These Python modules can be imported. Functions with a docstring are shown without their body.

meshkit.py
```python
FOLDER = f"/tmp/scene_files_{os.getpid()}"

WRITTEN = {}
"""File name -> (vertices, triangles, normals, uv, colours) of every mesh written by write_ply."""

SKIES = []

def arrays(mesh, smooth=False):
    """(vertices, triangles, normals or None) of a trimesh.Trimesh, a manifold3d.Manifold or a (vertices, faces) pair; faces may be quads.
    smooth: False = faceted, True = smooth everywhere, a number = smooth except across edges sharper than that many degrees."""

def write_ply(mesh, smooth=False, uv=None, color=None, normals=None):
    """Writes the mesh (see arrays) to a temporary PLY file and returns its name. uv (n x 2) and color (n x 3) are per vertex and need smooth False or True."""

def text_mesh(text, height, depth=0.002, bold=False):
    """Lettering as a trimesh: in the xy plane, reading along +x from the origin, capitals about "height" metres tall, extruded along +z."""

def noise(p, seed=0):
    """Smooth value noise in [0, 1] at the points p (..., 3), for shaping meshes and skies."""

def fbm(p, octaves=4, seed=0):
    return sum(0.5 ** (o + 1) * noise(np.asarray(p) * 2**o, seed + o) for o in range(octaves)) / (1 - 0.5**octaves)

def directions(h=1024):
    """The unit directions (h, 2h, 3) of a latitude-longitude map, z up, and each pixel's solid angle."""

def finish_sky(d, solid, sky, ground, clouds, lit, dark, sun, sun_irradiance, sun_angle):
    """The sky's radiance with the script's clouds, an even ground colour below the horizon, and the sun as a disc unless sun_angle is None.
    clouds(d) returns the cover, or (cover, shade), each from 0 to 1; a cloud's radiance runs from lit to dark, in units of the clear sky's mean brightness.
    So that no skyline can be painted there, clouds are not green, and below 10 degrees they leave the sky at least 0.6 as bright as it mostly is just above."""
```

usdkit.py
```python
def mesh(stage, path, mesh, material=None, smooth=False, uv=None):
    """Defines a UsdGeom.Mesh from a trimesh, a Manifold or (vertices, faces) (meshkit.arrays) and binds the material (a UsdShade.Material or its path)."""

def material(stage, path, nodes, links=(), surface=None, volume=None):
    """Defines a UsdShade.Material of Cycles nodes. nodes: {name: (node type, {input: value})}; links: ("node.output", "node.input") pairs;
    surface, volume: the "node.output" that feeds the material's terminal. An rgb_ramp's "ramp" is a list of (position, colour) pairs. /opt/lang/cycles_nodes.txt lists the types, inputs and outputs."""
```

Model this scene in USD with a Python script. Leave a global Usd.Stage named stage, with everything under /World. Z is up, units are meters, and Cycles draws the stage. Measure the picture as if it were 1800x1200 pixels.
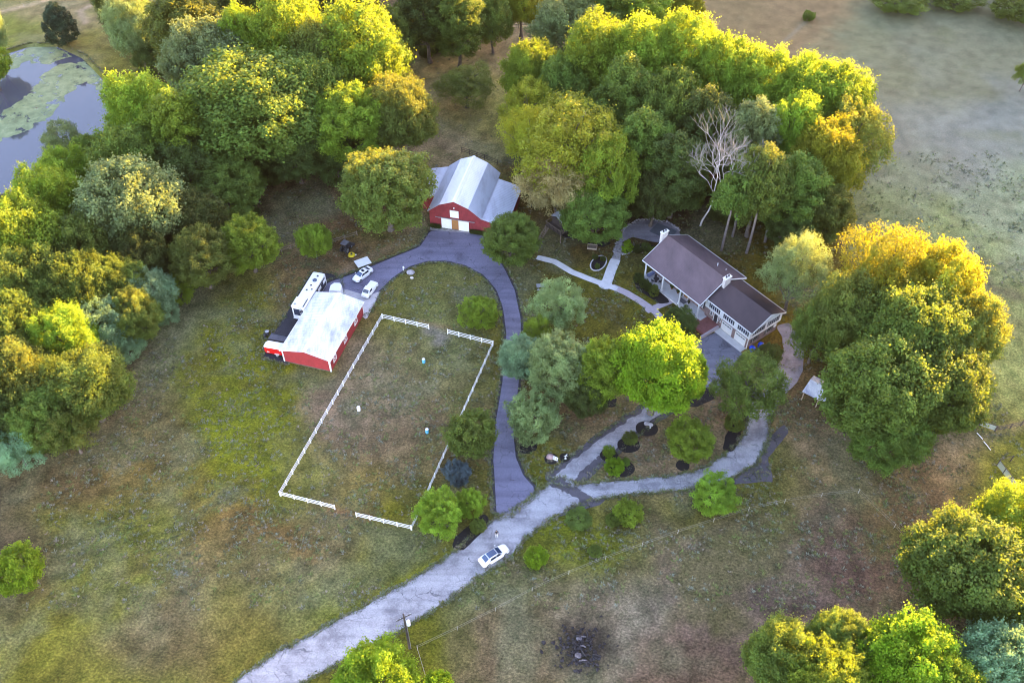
import math, random
import numpy as np, trimesh, manifold3d
from shapely.geometry import Polygon, LineString, Point, MultiPoint
from shapely.ops import unary_union
from shapely import affinity
import shapely
from pxr import Usd, UsdGeom, UsdLux, UsdShade, Gf, Sdf, Vt
import usdkit, meshkit

stage = Usd.Stage.CreateInMemory()
UsdGeom.SetStageUpAxis(stage, UsdGeom.Tokens.z)
UsdGeom.SetStageMetersPerUnit(stage, 1.0)
world = UsdGeom.Xform.Define(stage, '/World')
stage.SetDefaultPrim(world.GetPrim())
UsdGeom.Scope.Define(stage, '/World/Looks')

# ------------------------------------------------------------------ camera, sky, sun, exposure
FPX, TILT, CAMH = 1600.0, math.radians(46.65), 122.0
EXPOSURE = 3.42
SUN_EL, SUN_AZ = math.radians(6.0), math.radians(42.0)
SUN_I, SUN_COL, SKY_S = 1.25, (1.0, 0.60, 0.11), 0.135

cam = UsdGeom.Camera.Define(stage, '/World/camera')
cam.CreateHorizontalApertureAttr(36.0)
cam.CreateVerticalApertureAttr(24.0)
cam.CreateFocalLengthAttr(FPX / 1800 * 36.0)
cam.CreateClippingRangeAttr(Gf.Vec2f(1.0, 8000.0))
cam.CreateExposureAttr(EXPOSURE)
cam.AddTranslateOp().Set((0, 0, CAMH))
cam.AddRotateXOp().Set(90 - math.degrees(TILT))

usdkit.material(stage, '/World/Looks/sky_look', {
    'sky': ('sky_texture', {'sky_type': 'single_scattering', 'sun_disc': False, 'sun_elevation': SUN_EL, 'sun_rotation': SUN_AZ,
                            'air_density': 1.0, 'aerosol_density': 1.0, 'ozone_density': 1.0}),
    'dawn': ('mix', {'mix_type': 'multiply', 'fac': 1.0, 'color2': (1.18, 1.0, 1.17)}),
    'bg': ('background_shader', {'strength': SKY_S})}, [('sky.color', 'dawn.color1'), ('dawn.color', 'bg.color')], surface='bg.background')
sky = UsdLux.DomeLight.Define(stage, '/World/sky')
UsdShade.MaterialBindingAPI.Apply(sky.GetPrim()).Bind(UsdShade.Material.Get(stage, '/World/Looks/sky_look'))
sky.GetPrim().SetCustomDataByKey('kind', 'structure')
sun = UsdLux.DistantLight.Define(stage, '/World/sun')
sun.CreateNormalizeAttr(True)
sun.CreateIntensityAttr(SUN_I)
sun.CreateAngleAttr(0.5)
sun.CreateColorAttr(SUN_COL)
sun.AddRotateZOp().Set(-math.degrees(SUN_AZ))
sun.AddRotateXOp().Set(-(90 - math.degrees(SUN_EL)))
SD = np.array([math.sin(SUN_AZ), math.cos(SUN_AZ)])

# ------------------------------------------------------------------ helpers
def G(px, py, z=0.0):
    """Ground position under a sight line, used once to survey the site."""
    u, v = (px - 900) / FPX, (py - 600) / FPX
    c, s = math.cos(TILT), math.sin(TILT)
    t = (z - CAMH) / (-s - v * c)
    return np.array([u * t, (c - v * s) * t])

def PX(x, y, z=0.0):
    c, s = math.cos(TILT), math.sin(TILT)
    d = y * c - (z - CAMH) * s
    return 900 + FPX * x / d, 600 - FPX * (y * s + (z - CAMH) * c) / d

def ppm(py, z=0.0):
    v = (py - 600) / FPX
    return FPX * (math.sin(TILT) + v * math.cos(TILT)) / (CAMH - z)

used = {}
def path_for(name, parent='/World'):
    k = (str(parent), name)
    n = used.get(k, -1) + 1
    used[k] = n
    return f'{parent}/{name}' + (f'_{n:03d}' if n else '')

def tag(p, label=None, cat=None, group=None, kind=None):
    p = p.GetPrim() if hasattr(p, 'GetPrim') else p
    for k, v in (('label', label), ('category', cat), ('group', group), ('kind', kind)):
        if v: p.SetCustomDataByKey(k, v)
    return p

def thing(name, label, cat, loc=(0, 0, 0), rot=0.0, group=None):
    x = UsdGeom.Xform.Define(stage, path_for(name))
    x.AddTranslateOp().Set(tuple(float(a) for a in (*loc, 0)[:3]))
    x.AddRotateZOp().Set(float(rot))
    return tag(x, label, cat, group).GetPath().pathString

def obj(name, mesh, mat, parent='/World', smooth=False, label=None, kind=None):
    if isinstance(mesh, list): mesh = trimesh.util.concatenate(mesh)
    p = path_for(name, parent)
    m = usdkit.mesh(stage, p, mesh, '/World/Looks/' + mat, smooth=smooth)
    tag(m, label, kind=kind)
    return p

def tag_at(p, **k): return tag(stage.GetPrimAtPath(p), **k)

def box(x0, x1, y0, y1, z0, z1):
    b = trimesh.creation.box((x1 - x0, y1 - y0, z1 - z0))
    b.apply_translation(((x0 + x1) / 2, (y0 + y1) / 2, (z0 + z1) / 2))
    return b

def poly_mesh(v, f): return trimesh.Trimesh(np.array(v, float), np.array(f), process=False)

def tube(pts, radii, n=7):
    pts = np.asarray(pts, float)
    radii = np.broadcast_to(np.asarray(radii, float), len(pts))
    t = np.gradient(pts, axis=0)
    t /= np.linalg.norm(t, axis=1, keepdims=True) + 1e-9
    ref = np.where(np.abs(t[:, 2:3]) > 0.9, [[1.0, 0, 0]], [[0, 0, 1.0]])
    a = np.cross(t, ref); a /= np.linalg.norm(a, axis=1, keepdims=True) + 1e-9
    b = np.cross(t, a)
    th = np.arange(n) * 2 * np.pi / n
    v = pts[:, None] + radii[:, None, None] * (np.cos(th)[None, :, None] * a[:, None] + np.sin(th)[None, :, None] * b[:, None])
    v = v.reshape(-1, 3)
    f = []
    for i in range(len(pts) - 1):
        for j in range(n):
            k = (j + 1) % n
            f += [[i * n + j, i * n + k, (i + 1) * n + k], [i * n + j, (i + 1) * n + k, (i + 1) * n + j]]
    for j in range(1, n - 1):
        f += [[0, j + 1, j], [(len(pts) - 1) * n, (len(pts) - 1) * n + j, (len(pts) - 1) * n + j + 1]]
    m = poly_mesh(v, f)
    m.invert()
    return m

def cyl(x, y, z0, z1, r, r1=None, n=12):
    return tube([(x, y, z0), (x, y, z1)], [r, r if r1 is None else r1], n)

def prism(pts, z0, z1):
    poly = pts if isinstance(pts, Polygon) else Polygon(pts)
    m = trimesh.creation.extrude_polygon(poly, z1 - z0, engine='earcut')
    m.apply_translation((0, 0, z0))
    return m

def sheet_of(pts, z0, z1):
    geoms = getattr(pts, 'geoms', [pts])
    return trimesh.util.concatenate([prism(g, z0, z1) for g in geoms if g.area > 0.05])

def extrude_xz(pts, y0, y1):
    """polygon in x,z extruded along y"""
    m = trimesh.creation.extrude_polygon(Polygon(pts), y1 - y0, engine='earcut')
    v = m.vertices.copy()
    m.vertices = np.c_[v[:, 0], y1 - v[:, 2], v[:, 1]]
    return m

def extrude_yz(pts, x0, x1):
    m = trimesh.creation.extrude_polygon(Polygon(pts), x1 - x0, engine='earcut')
    v = m.vertices.copy()
    m.vertices = np.c_[x0 + v[:, 2], v[:, 0], v[:, 1]]
    return m

def ribbed(p00, p10, p11, p01, pitch, h=0.035, th=0.06):
    """roof sheet p00->p10 along the eave, p01/p11 along the ridge: flat sheet with ribs that run up the slope"""
    p00, p10, p11, p01 = (np.array(p, float) for p in (p00, p10, p11, p01))
    n = np.cross(p10 - p00, p01 - p00); n /= np.linalg.norm(n)
    L = np.linalg.norm(p10 - p00); k = max(2, int(round(L / pitch)))
    prof = []
    for i in range(k):
        a = i / k; w = 0.12 / k
        prof += [(a, 0), (a + 0.62 / k, 0), (a + 0.62 / k + w, h), (a + 1 / k - w, h)]
    prof.append((1, 0))
    top0 = [p00 + (p10 - p00) * a + n * hh for a, hh in prof]
    top1 = [p01 + (p11 - p01) * a + n * hh for a, hh in prof]
    m = len(prof)
    v = top0 + top1 + [p00 - n * th, p10 - n * th, p11 - n * th, p01 - n * th]
    f = []
    for i in range(m - 1): f += [[i, i + 1, m + i + 1], [i, m + i + 1, m + i]]
    b = 2 * m
    f += [[b, b + 2, b + 1], [b, b + 3, b + 2]]
    f += [[0, b, m], [m, b, b + 3], [m - 1, 2 * m - 1, b + 1], [2 * m - 1, b + 2, b + 1]]
    for i in range(m - 1): f += [[b, i + 1, i] if i == 0 else [b, i + 1, i], [b + 3, m + i, m + i + 1]]
    f += [[b, b + 1, m - 1], [b + 3, 2 * m - 1, b + 2]]
    return poly_mesh(v, f)

# ------------------------------------------------------------------ materials
M = lambda name, nodes, links=(), surface='p.BSDF', **k: usdkit.material(stage, '/World/Looks/' + name, nodes, links, surface=surface, **k)

def plain(name, col, rough=0.6, metal=0.0, spec=0.5, var=0.15, scale=1.5, bump=0.0):
    lo = tuple(c * (1 - var) for c in col); hi = tuple(c * (1 + var) for c in col)
    nodes = {'g': ('geometry', {}), 'n': ('noise_texture', {'scale': scale, 'detail': 5.0, 'roughness': 0.65}),
             'r': ('rgb_ramp', {'ramp': [(0.3, lo), (0.7, hi)]}),
             'p': ('principled_bsdf', {'roughness': rough, 'metallic': metal, 'specular_ior_level': spec})}
    links = [('g.position', 'n.vector'), ('n.fac', 'r.fac'), ('r.color', 'p.base_color')]
    if bump:
        nodes['n2'] = ('noise_texture', {'scale': scale * 8, 'detail': 3.0})
        nodes['b'] = ('bump', {'strength': 0.5, 'distance': bump})
        links += [('g.position', 'n2.vector'), ('n2.fac', 'b.height'), ('b.normal', 'p.normal')]
    M(name, nodes, links)

plain('white_paint', (0.78, 0.78, 0.76), 0.45, var=0.05)
plain('white_vinyl', (0.82, 0.82, 0.80), 0.35, var=0.04)
plain('white_gloss', (0.80, 0.80, 0.80), 0.18, var=0.02)
plain('cream_stone', (0.55, 0.50, 0.47), 0.8, var=0.25, scale=4)
plain('red_siding', (0.30, 0.030, 0.035), 0.55, var=0.18, scale=1.2)
plain('barn_red', (0.20, 0.022, 0.03), 0.7, var=0.25, scale=1.2)
plain('trailer_red', (0.55, 0.012, 0.012), 0.3, var=0.05)
plain('black_rubber', (0.02, 0.02, 0.022), 0.7)
plain('dark_trim', (0.03, 0.03, 0.035), 0.4)
plain('dark_glass', (0.02, 0.025, 0.04), 0.06, spec=0.8, var=0.05)
plain('car_glass', (0.03, 0.05, 0.10), 0.04, spec=1.0, var=0.05)
plain('chrome', (0.6, 0.6, 0.62), 0.25, metal=1.0)
plain('grey_steel', (0.35, 0.36, 0.38), 0.45, metal=0.6)
plain('door_wood', (0.32, 0.15, 0.05), 0.5)
plain('old_wood', (0.17, 0.13, 0.10), 0.85, var=0.3, scale=3)
plain('dark_wood', (0.055, 0.042, 0.036), 0.85, var=0.3, scale=3)
plain('pale_wood', (0.38, 0.30, 0.22), 0.8, var=0.2, scale=3)
plain('pole_wood', (0.06, 0.05, 0.045), 0.9, var=0.3, scale=2)
plain('blue_plastic', (0.01, 0.06, 0.55), 0.25, var=0.08)
plain('pale_blue_plastic', (0.10, 0.38, 0.55), 0.4, var=0.1)
plain('cover_grey', (0.12, 0.12, 0.14), 0.8, var=0.2)
plain('yellow_paint', (0.65, 0.50, 0.02), 0.4, var=0.08)
plain('blue_grey_cloth', (0.16, 0.19, 0.33), 0.8)
plain('terracotta', (0.25, 0.10, 0.06), 0.8)
plain('concrete', (0.46, 0.44, 0.45), 0.85, var=0.15, scale=1.2, bump=0.01)
plain('pale_concrete', (0.56, 0.55, 0.55), 0.85, var=0.12, scale=1.0, bump=0.01)
plain('pink_paving', (0.40, 0.34, 0.36), 0.85, var=0.15, scale=1.5, bump=0.01)
plain('brick_paving', (0.22, 0.085, 0.075), 0.85, var=0.25, scale=3, bump=0.01)
plain('court_grey', (0.10, 0.115, 0.135), 0.85, var=0.15)
plain('boulder_grey', (0.30, 0.28, 0.29), 0.9, var=0.35, scale=1.5, bump=0.05)
plain('boulder_pink', (0.36, 0.24, 0.24), 0.9, var=0.3, scale=1.5, bump=0.05)
plain('mulch', (0.012, 0.010, 0.011), 0.95, var=0.5, scale=6, bump=0.05)
plain('charcoal', (0.018, 0.016, 0.018), 0.95, var=0.5, scale=5, bump=0.05)
plain('ash_grey', (0.11, 0.098, 0.107), 0.95, var=0.35, scale=3, bump=0.04)
plain('skin', (0.45, 0.27, 0.19), 0.5, var=0.05)
plain('hair_dark', (0.02, 0.014, 0.01), 0.5)
plain('shirt_black', (0.02, 0.02, 0.025), 0.8)
plain('bark', (0.13, 0.105, 0.085), 0.9, var=0.4, scale=2.5, bump=0.04)
plain('bark_dark', (0.06, 0.05, 0.042), 0.9, var=0.4, scale=2.5, bump=0.04)
plain('bark_grey', (0.15, 0.125, 0.11), 0.85, var=0.35, scale=1.2, bump=0.02)
plain('bark_twig', (0.19, 0.175, 0.165), 0.85, var=0.2)
plain('bark_pale', (0.55, 0.50, 0.47), 0.8, var=0.35, scale=1.2, bump=0.02)
plain('wire', (0.36, 0.34, 0.28), 0.6)
plain('far_soil', (0.1, 0.09, 0.05), 0.95)

# metal roofs with streaks of wear
def metal_roof(name, col, dirt, rough, metal, amount=(0.52, 0.72)):
    M(name, {'g': ('geometry', {}), 'mp': ('mapping', {'mapping_type': 'point', 'scale': (0.35, 0.12, 0.3), 'rotation': (0, 0, 0.3)}),
             'n': ('noise_texture', {'scale': 1.0, 'detail': 7.0, 'roughness': 0.7}),
             'n2': ('noise_texture', {'scale': 9.0, 'detail': 4.0, 'roughness': 0.7}),
             'a': ('math', {'math_type': 'multiply_add', 'value2': 0.25, 'value3': -0.12}),
             'a2': ('math', {'math_type': 'add'}),
             'r': ('rgb_ramp', {'ramp': [(amount[0], col), (amount[1], dirt)]}),
             'p': ('principled_bsdf', {'roughness': rough, 'metallic': metal})},
      [('g.position', 'mp.vector'), ('mp.vector', 'n.vector'), ('g.position', 'n2.vector'), ('n2.fac', 'a.value1'),
       ('n.fac', 'a2.value1'), ('a.value', 'a2.value2'), ('a2.value', 'r.fac'), ('r.color', 'p.base_color')])
metal_roof('white_roof', (0.66, 0.67, 0.69), (0.30, 0.31, 0.40), 0.5, 0.0, (0.46, 0.66))
metal_roof('barn_roof', (0.68, 0.69, 0.71), (0.48, 0.50, 0.55), 0.42, 0.2, (0.5, 0.75))  # top slopes: sky reflection put into a paler base colour
metal_roof('barn_side_roof', (0.50, 0.53, 0.62), (0.30, 0.30, 0.36), 0.42, 0.35, (0.45, 0.75))
metal_roof('brown_roof', (0.115, 0.078, 0.085), (0.070, 0.047, 0.053), 0.75, 0.0, (0.4, 0.7))
metal_roof('dark_brown_roof', (0.050, 0.032, 0.036), (0.032, 0.021, 0.025), 0.75, 0.0, (0.4, 0.7))

def brick(name, c1, c2, mortar, scale, rough=0.85):
    # bricks laid in world space along the wall's own axes (u = x-y run, v = z)
    M(name, {'t': ('texture_coordinate', {}), 's': ('separate_xyz', {}), 'add': ('math', {'math_type': 'add'}), 'c': ('combine_xyz', {}),
             'b': ('brick_texture', {'color1': c1, 'color2': c2, 'mortar': mortar, 'scale': scale, 'mortar_size': 0.03, 'brick_width': 0.5, 'row_height': 0.25}),
             'n': ('noise_texture', {'scale': 1.3, 'detail': 6.0, 'roughness': 0.8}), 'h': ('hsv', {}),
             'mr': ('map_range', {'from_min': 0.3, 'from_max': 0.7, 'to_min': 0.5, 'to_max': 1.5}),
             'p': ('principled_bsdf', {'roughness': rough})},
      [('t.object', 's.vector'), ('s.x', 'add.value1'), ('s.y', 'add.value2'), ('add.value', 'c.x'), ('s.z', 'c.y'), ('c.vector', 'b.vector'),
       ('t.object', 'n.vector'), ('n.fac', 'mr.value'), ('b.color', 'h.color'), ('mr.result', 'h.value'), ('h.color', 'p.base_color')])
brick('house_brick', (0.26, 0.15, 0.13), (0.17, 0.095, 0.085), (0.36, 0.32, 0.31), 2.2)

def asphalt(name, col, patch, crack, crack_scale, crack_w, lo=0.55, hi=0.72):
    M(name, {'g': ('geometry', {}),
             'n': ('noise_texture', {'scale': 0.22, 'detail': 8.0, 'roughness': 0.72}),
             'nf': ('noise_texture', {'scale': 5.0, 'detail': 4.0, 'roughness': 0.8}),
             'nw': ('noise_texture', {'scale': 0.9, 'detail': 4.0}),
             'sub': ('vector_math', {'math_type': 'multiply_add', 'vector2': (1.6, 1.6, 0.0), 'vector3': (-0.8, -0.8, 0.0)}),
             'warp': ('vector_math', {'math_type': 'add'}),
             'v': ('voronoi_texture', {'feature': 'distance_to_edge', 'scale': crack_scale}),
             'cr': ('rgb_ramp', {'ramp': [(0.0, (1, 1, 1)), (crack_w, (1, 1, 1)), (crack_w * 2.2, (0, 0, 0))]}),
             'nm': ('noise_texture', {'scale': 0.35, 'detail': 2.0}),
             'mm': ('rgb_ramp', {'ramp': [(0.42, (0, 0, 0)), (0.6, (1, 1, 1))]}),
             'mul': ('mix', {'mix_type': 'multiply', 'fac': 1.0}),
             'r': ('rgb_ramp', {'ramp': [(0.30, tuple(c * 1.12 for c in col)), (lo, col), (hi, patch)]}),
             'f': ('rgb_ramp', {'ramp': [(0.3, (0.72, 0.72, 0.72)), (0.7, (1.25, 1.25, 1.25))]}),
             'm1': ('mix', {'mix_type': 'multiply', 'fac': 1.0}),
             'ms': ('mapping', {'mapping_type': 'point', 'rotation': (0, 0, -0.62), 'scale': (0.05, 0.75, 1.0)}), 'ns': ('noise_texture', {'scale': 1.0, 'detail': 3.0}),
             'rs': ('rgb_ramp', {'ramp': [(0.36, (0.74, 0.73, 0.74)), (0.52, (1.0, 1.0, 1.0)), (0.68, (1.12, 1.12, 1.1))]}), 'm0': ('mix', {'mix_type': 'multiply', 'fac': 0.8}),
             'm2': ('mix', {'mix_type': 'mix', 'color2': crack}),
             'p': ('principled_bsdf', {'roughness': 0.75, 'specular_ior_level': 0.4})},
      [('g.position', 'n.vector'), ('g.position', 'nf.vector'), ('g.position', 'nw.vector'), ('nw.color', 'sub.vector1'), ('g.position', 'warp.vector1'),
       ('sub.vector', 'warp.vector2'), ('warp.vector', 'v.vector'), ('v.distance', 'cr.fac'), ('g.position', 'nm.vector'), ('nm.fac', 'mm.fac'),
       ('cr.color', 'mul.color1'), ('mm.color', 'mul.color2'), ('n.fac', 'r.fac'), ('nf.fac', 'f.fac'), ('r.color', 'm1.color1'), ('f.color', 'm1.color2'),
       ('g.position', 'ms.vector'), ('ms.vector', 'ns.vector'), ('ns.fac', 'rs.fac'), ('m1.color', 'm0.color1'), ('rs.color', 'm0.color2'), ('mul.color', 'm2.fac'), ('m0.color', 'm2.color1'), ('m2.color', 'p.base_color')])
asphalt('old_asphalt', (0.34, 0.335, 0.355), (0.20, 0.195, 0.215), (0.12, 0.12, 0.135), 0.33, 0.006, 0.47, 0.62)
asphalt('worn_asphalt', (0.155, 0.150, 0.215), (0.09, 0.088, 0.125), (0.05, 0.05, 0.06), 0.3, 0.004, 0.55, 0.68)
asphalt('pad_asphalt', (0.165, 0.165, 0.205), (0.06, 0.06, 0.07), (0.06, 0.06, 0.07), 0.3, 0.005, 0.55, 0.64)
asphalt('black_asphalt', (0.035, 0.034, 0.042), (0.022, 0.022, 0.026), (0.02, 0.02, 0.02), 0.3, 0.005)
asphalt('patch_asphalt', (0.085, 0.078, 0.09), (0.045, 0.042, 0.05), (0.03, 0.03, 0.03), 0.4, 0.012)
asphalt('gravel_path', (0.245, 0.235, 0.265), (0.15, 0.14, 0.16), (0.16, 0.15, 0.17), 0.9, 0.008, 0.5, 0.7)

# grass: painted colour (attribute) x fine blades
M('grass', {'a': ('attribute', {'attribute': 'tint'}), 'g': ('geometry', {}),
            'mp': ('mapping', {'mapping_type': 'point', 'rotation': (0, 0, 0.35), 'scale': (0.9, 1.15, 1.0)}),
            'n': ('noise_texture', {'scale': 2.6, 'detail': 8.0, 'roughness': 0.82}),
            'n2': ('noise_texture', {'scale': 0.5, 'detail': 5.0, 'roughness': 0.7}),
            'v': ('voronoi_texture', {'feature': 'f1', 'scale': 1.1, 'detail': 2.0}),
            'r1': ('rgb_ramp', {'ramp': [(0.33, (0.20, 0.20, 0.18)), (0.5, (0.88, 0.88, 0.85)), (0.67, (2.05, 2.0, 1.9))]}),
            'r2': ('rgb_ramp', {'ramp': [(0.32, (0.62, 0.68, 0.56)), (0.68, (1.42, 1.32, 1.28))]}),
            'gr': ('attribute', {'attribute': 'grain'}), 'm1': ('mix', {'mix_type': 'multiply', 'fac': 1.0}), 'm2': ('mix', {'mix_type': 'multiply', 'fac': 1.0}),
            'nb': ('noise_texture', {'scale': 7.0, 'detail': 4.0, 'roughness': 0.8}),
            'b': ('bump', {'strength': 0.8, 'distance': 0.12}),
            'p': ('principled_bsdf', {'roughness': 0.95, 'specular_ior_level': 0.15})},
  [('g.position', 'mp.vector'), ('mp.vector', 'n.vector'), ('g.position', 'n2.vector'), ('n.fac', 'r1.fac'), ('n2.fac', 'r2.fac'), ('a.color', 'm1.color1'), ('r1.color', 'm1.color2'),
   ('gr.fac', 'm1.fac'), ('gr.fac', 'm2.fac'), ('m1.color', 'm2.color1'), ('r2.color', 'm2.color2'), ('m2.color', 'p.base_color'), ('g.position', 'nb.vector'), ('nb.fac', 'b.height'), ('b.normal', 'p.normal')])

M('pond_water', {'g': ('geometry', {}), 'n': ('noise_texture', {'scale': 0.6, 'detail': 3.0}), 'b': ('bump', {'strength': 0.03, 'distance': 0.05}),
                 'p': ('principled_bsdf', {'base_color': (0.05, 0.055, 0.075), 'roughness': 0.03, 'ior': 1.6, 'specular_ior_level': 0.8})},
  [('g.position', 'n.vector'), ('n.fac', 'b.height'), ('b.normal', 'p.normal')])
M('algae', {'g': ('geometry', {}), 'n': ('noise_texture', {'scale': 0.5, 'detail': 8.0, 'roughness': 0.75}), 'n2': ('noise_texture', {'scale': 0.35, 'detail': 9.0, 'roughness': 0.72}),
            'r': ('rgb_ramp', {'ramp': [(0.3, (0.08, 0.105, 0.045)), (0.5, (0.17, 0.22, 0.10)), (0.7, (0.27, 0.32, 0.17))]}), 'p': ('principled_bsdf', {'roughness': 0.6}),
            'h': ('rgb_ramp', {'ramp': [(0.40, (0, 0, 0)), (0.46, (1, 1, 1))]}), 't': ('transparent_bsdf', {}), 'm': ('mix_closure', {})},
  [('g.position', 'n.vector'), ('n.fac', 'r.fac'), ('r.color', 'p.base_color'), ('g.position', 'n2.vector'), ('n2.fac', 'h.fac'), ('h.color', 'm.fac'), ('t.BSDF', 'm.closure1'), ('p.BSDF', 'm.closure2')], surface='m.closure')

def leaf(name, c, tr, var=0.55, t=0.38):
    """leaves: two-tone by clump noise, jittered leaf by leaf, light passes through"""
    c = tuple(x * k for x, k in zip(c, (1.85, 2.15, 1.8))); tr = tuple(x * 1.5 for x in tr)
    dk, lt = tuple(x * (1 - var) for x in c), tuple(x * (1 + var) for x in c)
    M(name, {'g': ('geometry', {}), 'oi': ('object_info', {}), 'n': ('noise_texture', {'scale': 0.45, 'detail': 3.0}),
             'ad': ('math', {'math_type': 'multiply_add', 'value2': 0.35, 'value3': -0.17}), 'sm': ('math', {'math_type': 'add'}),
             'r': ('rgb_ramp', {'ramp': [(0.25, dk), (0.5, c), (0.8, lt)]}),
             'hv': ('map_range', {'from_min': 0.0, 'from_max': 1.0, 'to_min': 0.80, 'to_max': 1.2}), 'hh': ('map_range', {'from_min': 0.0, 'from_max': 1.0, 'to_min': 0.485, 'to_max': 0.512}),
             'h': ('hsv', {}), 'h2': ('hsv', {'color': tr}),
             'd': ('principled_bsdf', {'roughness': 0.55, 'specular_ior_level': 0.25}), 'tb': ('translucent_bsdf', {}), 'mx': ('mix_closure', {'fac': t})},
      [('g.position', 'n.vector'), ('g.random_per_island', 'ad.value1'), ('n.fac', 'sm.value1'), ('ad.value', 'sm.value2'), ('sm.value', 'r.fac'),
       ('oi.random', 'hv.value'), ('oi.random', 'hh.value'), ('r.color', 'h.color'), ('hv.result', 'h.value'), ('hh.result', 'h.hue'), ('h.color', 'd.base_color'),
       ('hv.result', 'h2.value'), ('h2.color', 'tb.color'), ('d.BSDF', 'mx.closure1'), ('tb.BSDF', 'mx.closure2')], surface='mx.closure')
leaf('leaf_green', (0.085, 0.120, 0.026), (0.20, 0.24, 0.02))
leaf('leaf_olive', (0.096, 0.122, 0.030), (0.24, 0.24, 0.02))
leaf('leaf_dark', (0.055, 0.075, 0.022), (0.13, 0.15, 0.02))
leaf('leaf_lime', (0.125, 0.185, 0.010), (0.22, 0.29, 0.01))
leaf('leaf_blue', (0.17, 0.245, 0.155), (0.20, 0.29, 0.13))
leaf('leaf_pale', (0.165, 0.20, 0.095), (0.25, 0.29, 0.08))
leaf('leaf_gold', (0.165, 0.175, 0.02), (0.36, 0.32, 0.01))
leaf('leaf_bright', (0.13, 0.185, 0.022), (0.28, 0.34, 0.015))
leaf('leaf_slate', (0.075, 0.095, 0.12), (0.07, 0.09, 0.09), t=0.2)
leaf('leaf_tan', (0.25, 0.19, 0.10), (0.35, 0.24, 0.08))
leaf('leaf_evergreen', (0.035, 0.05, 0.03), (0.05, 0.07, 0.03), t=0.15)

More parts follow.
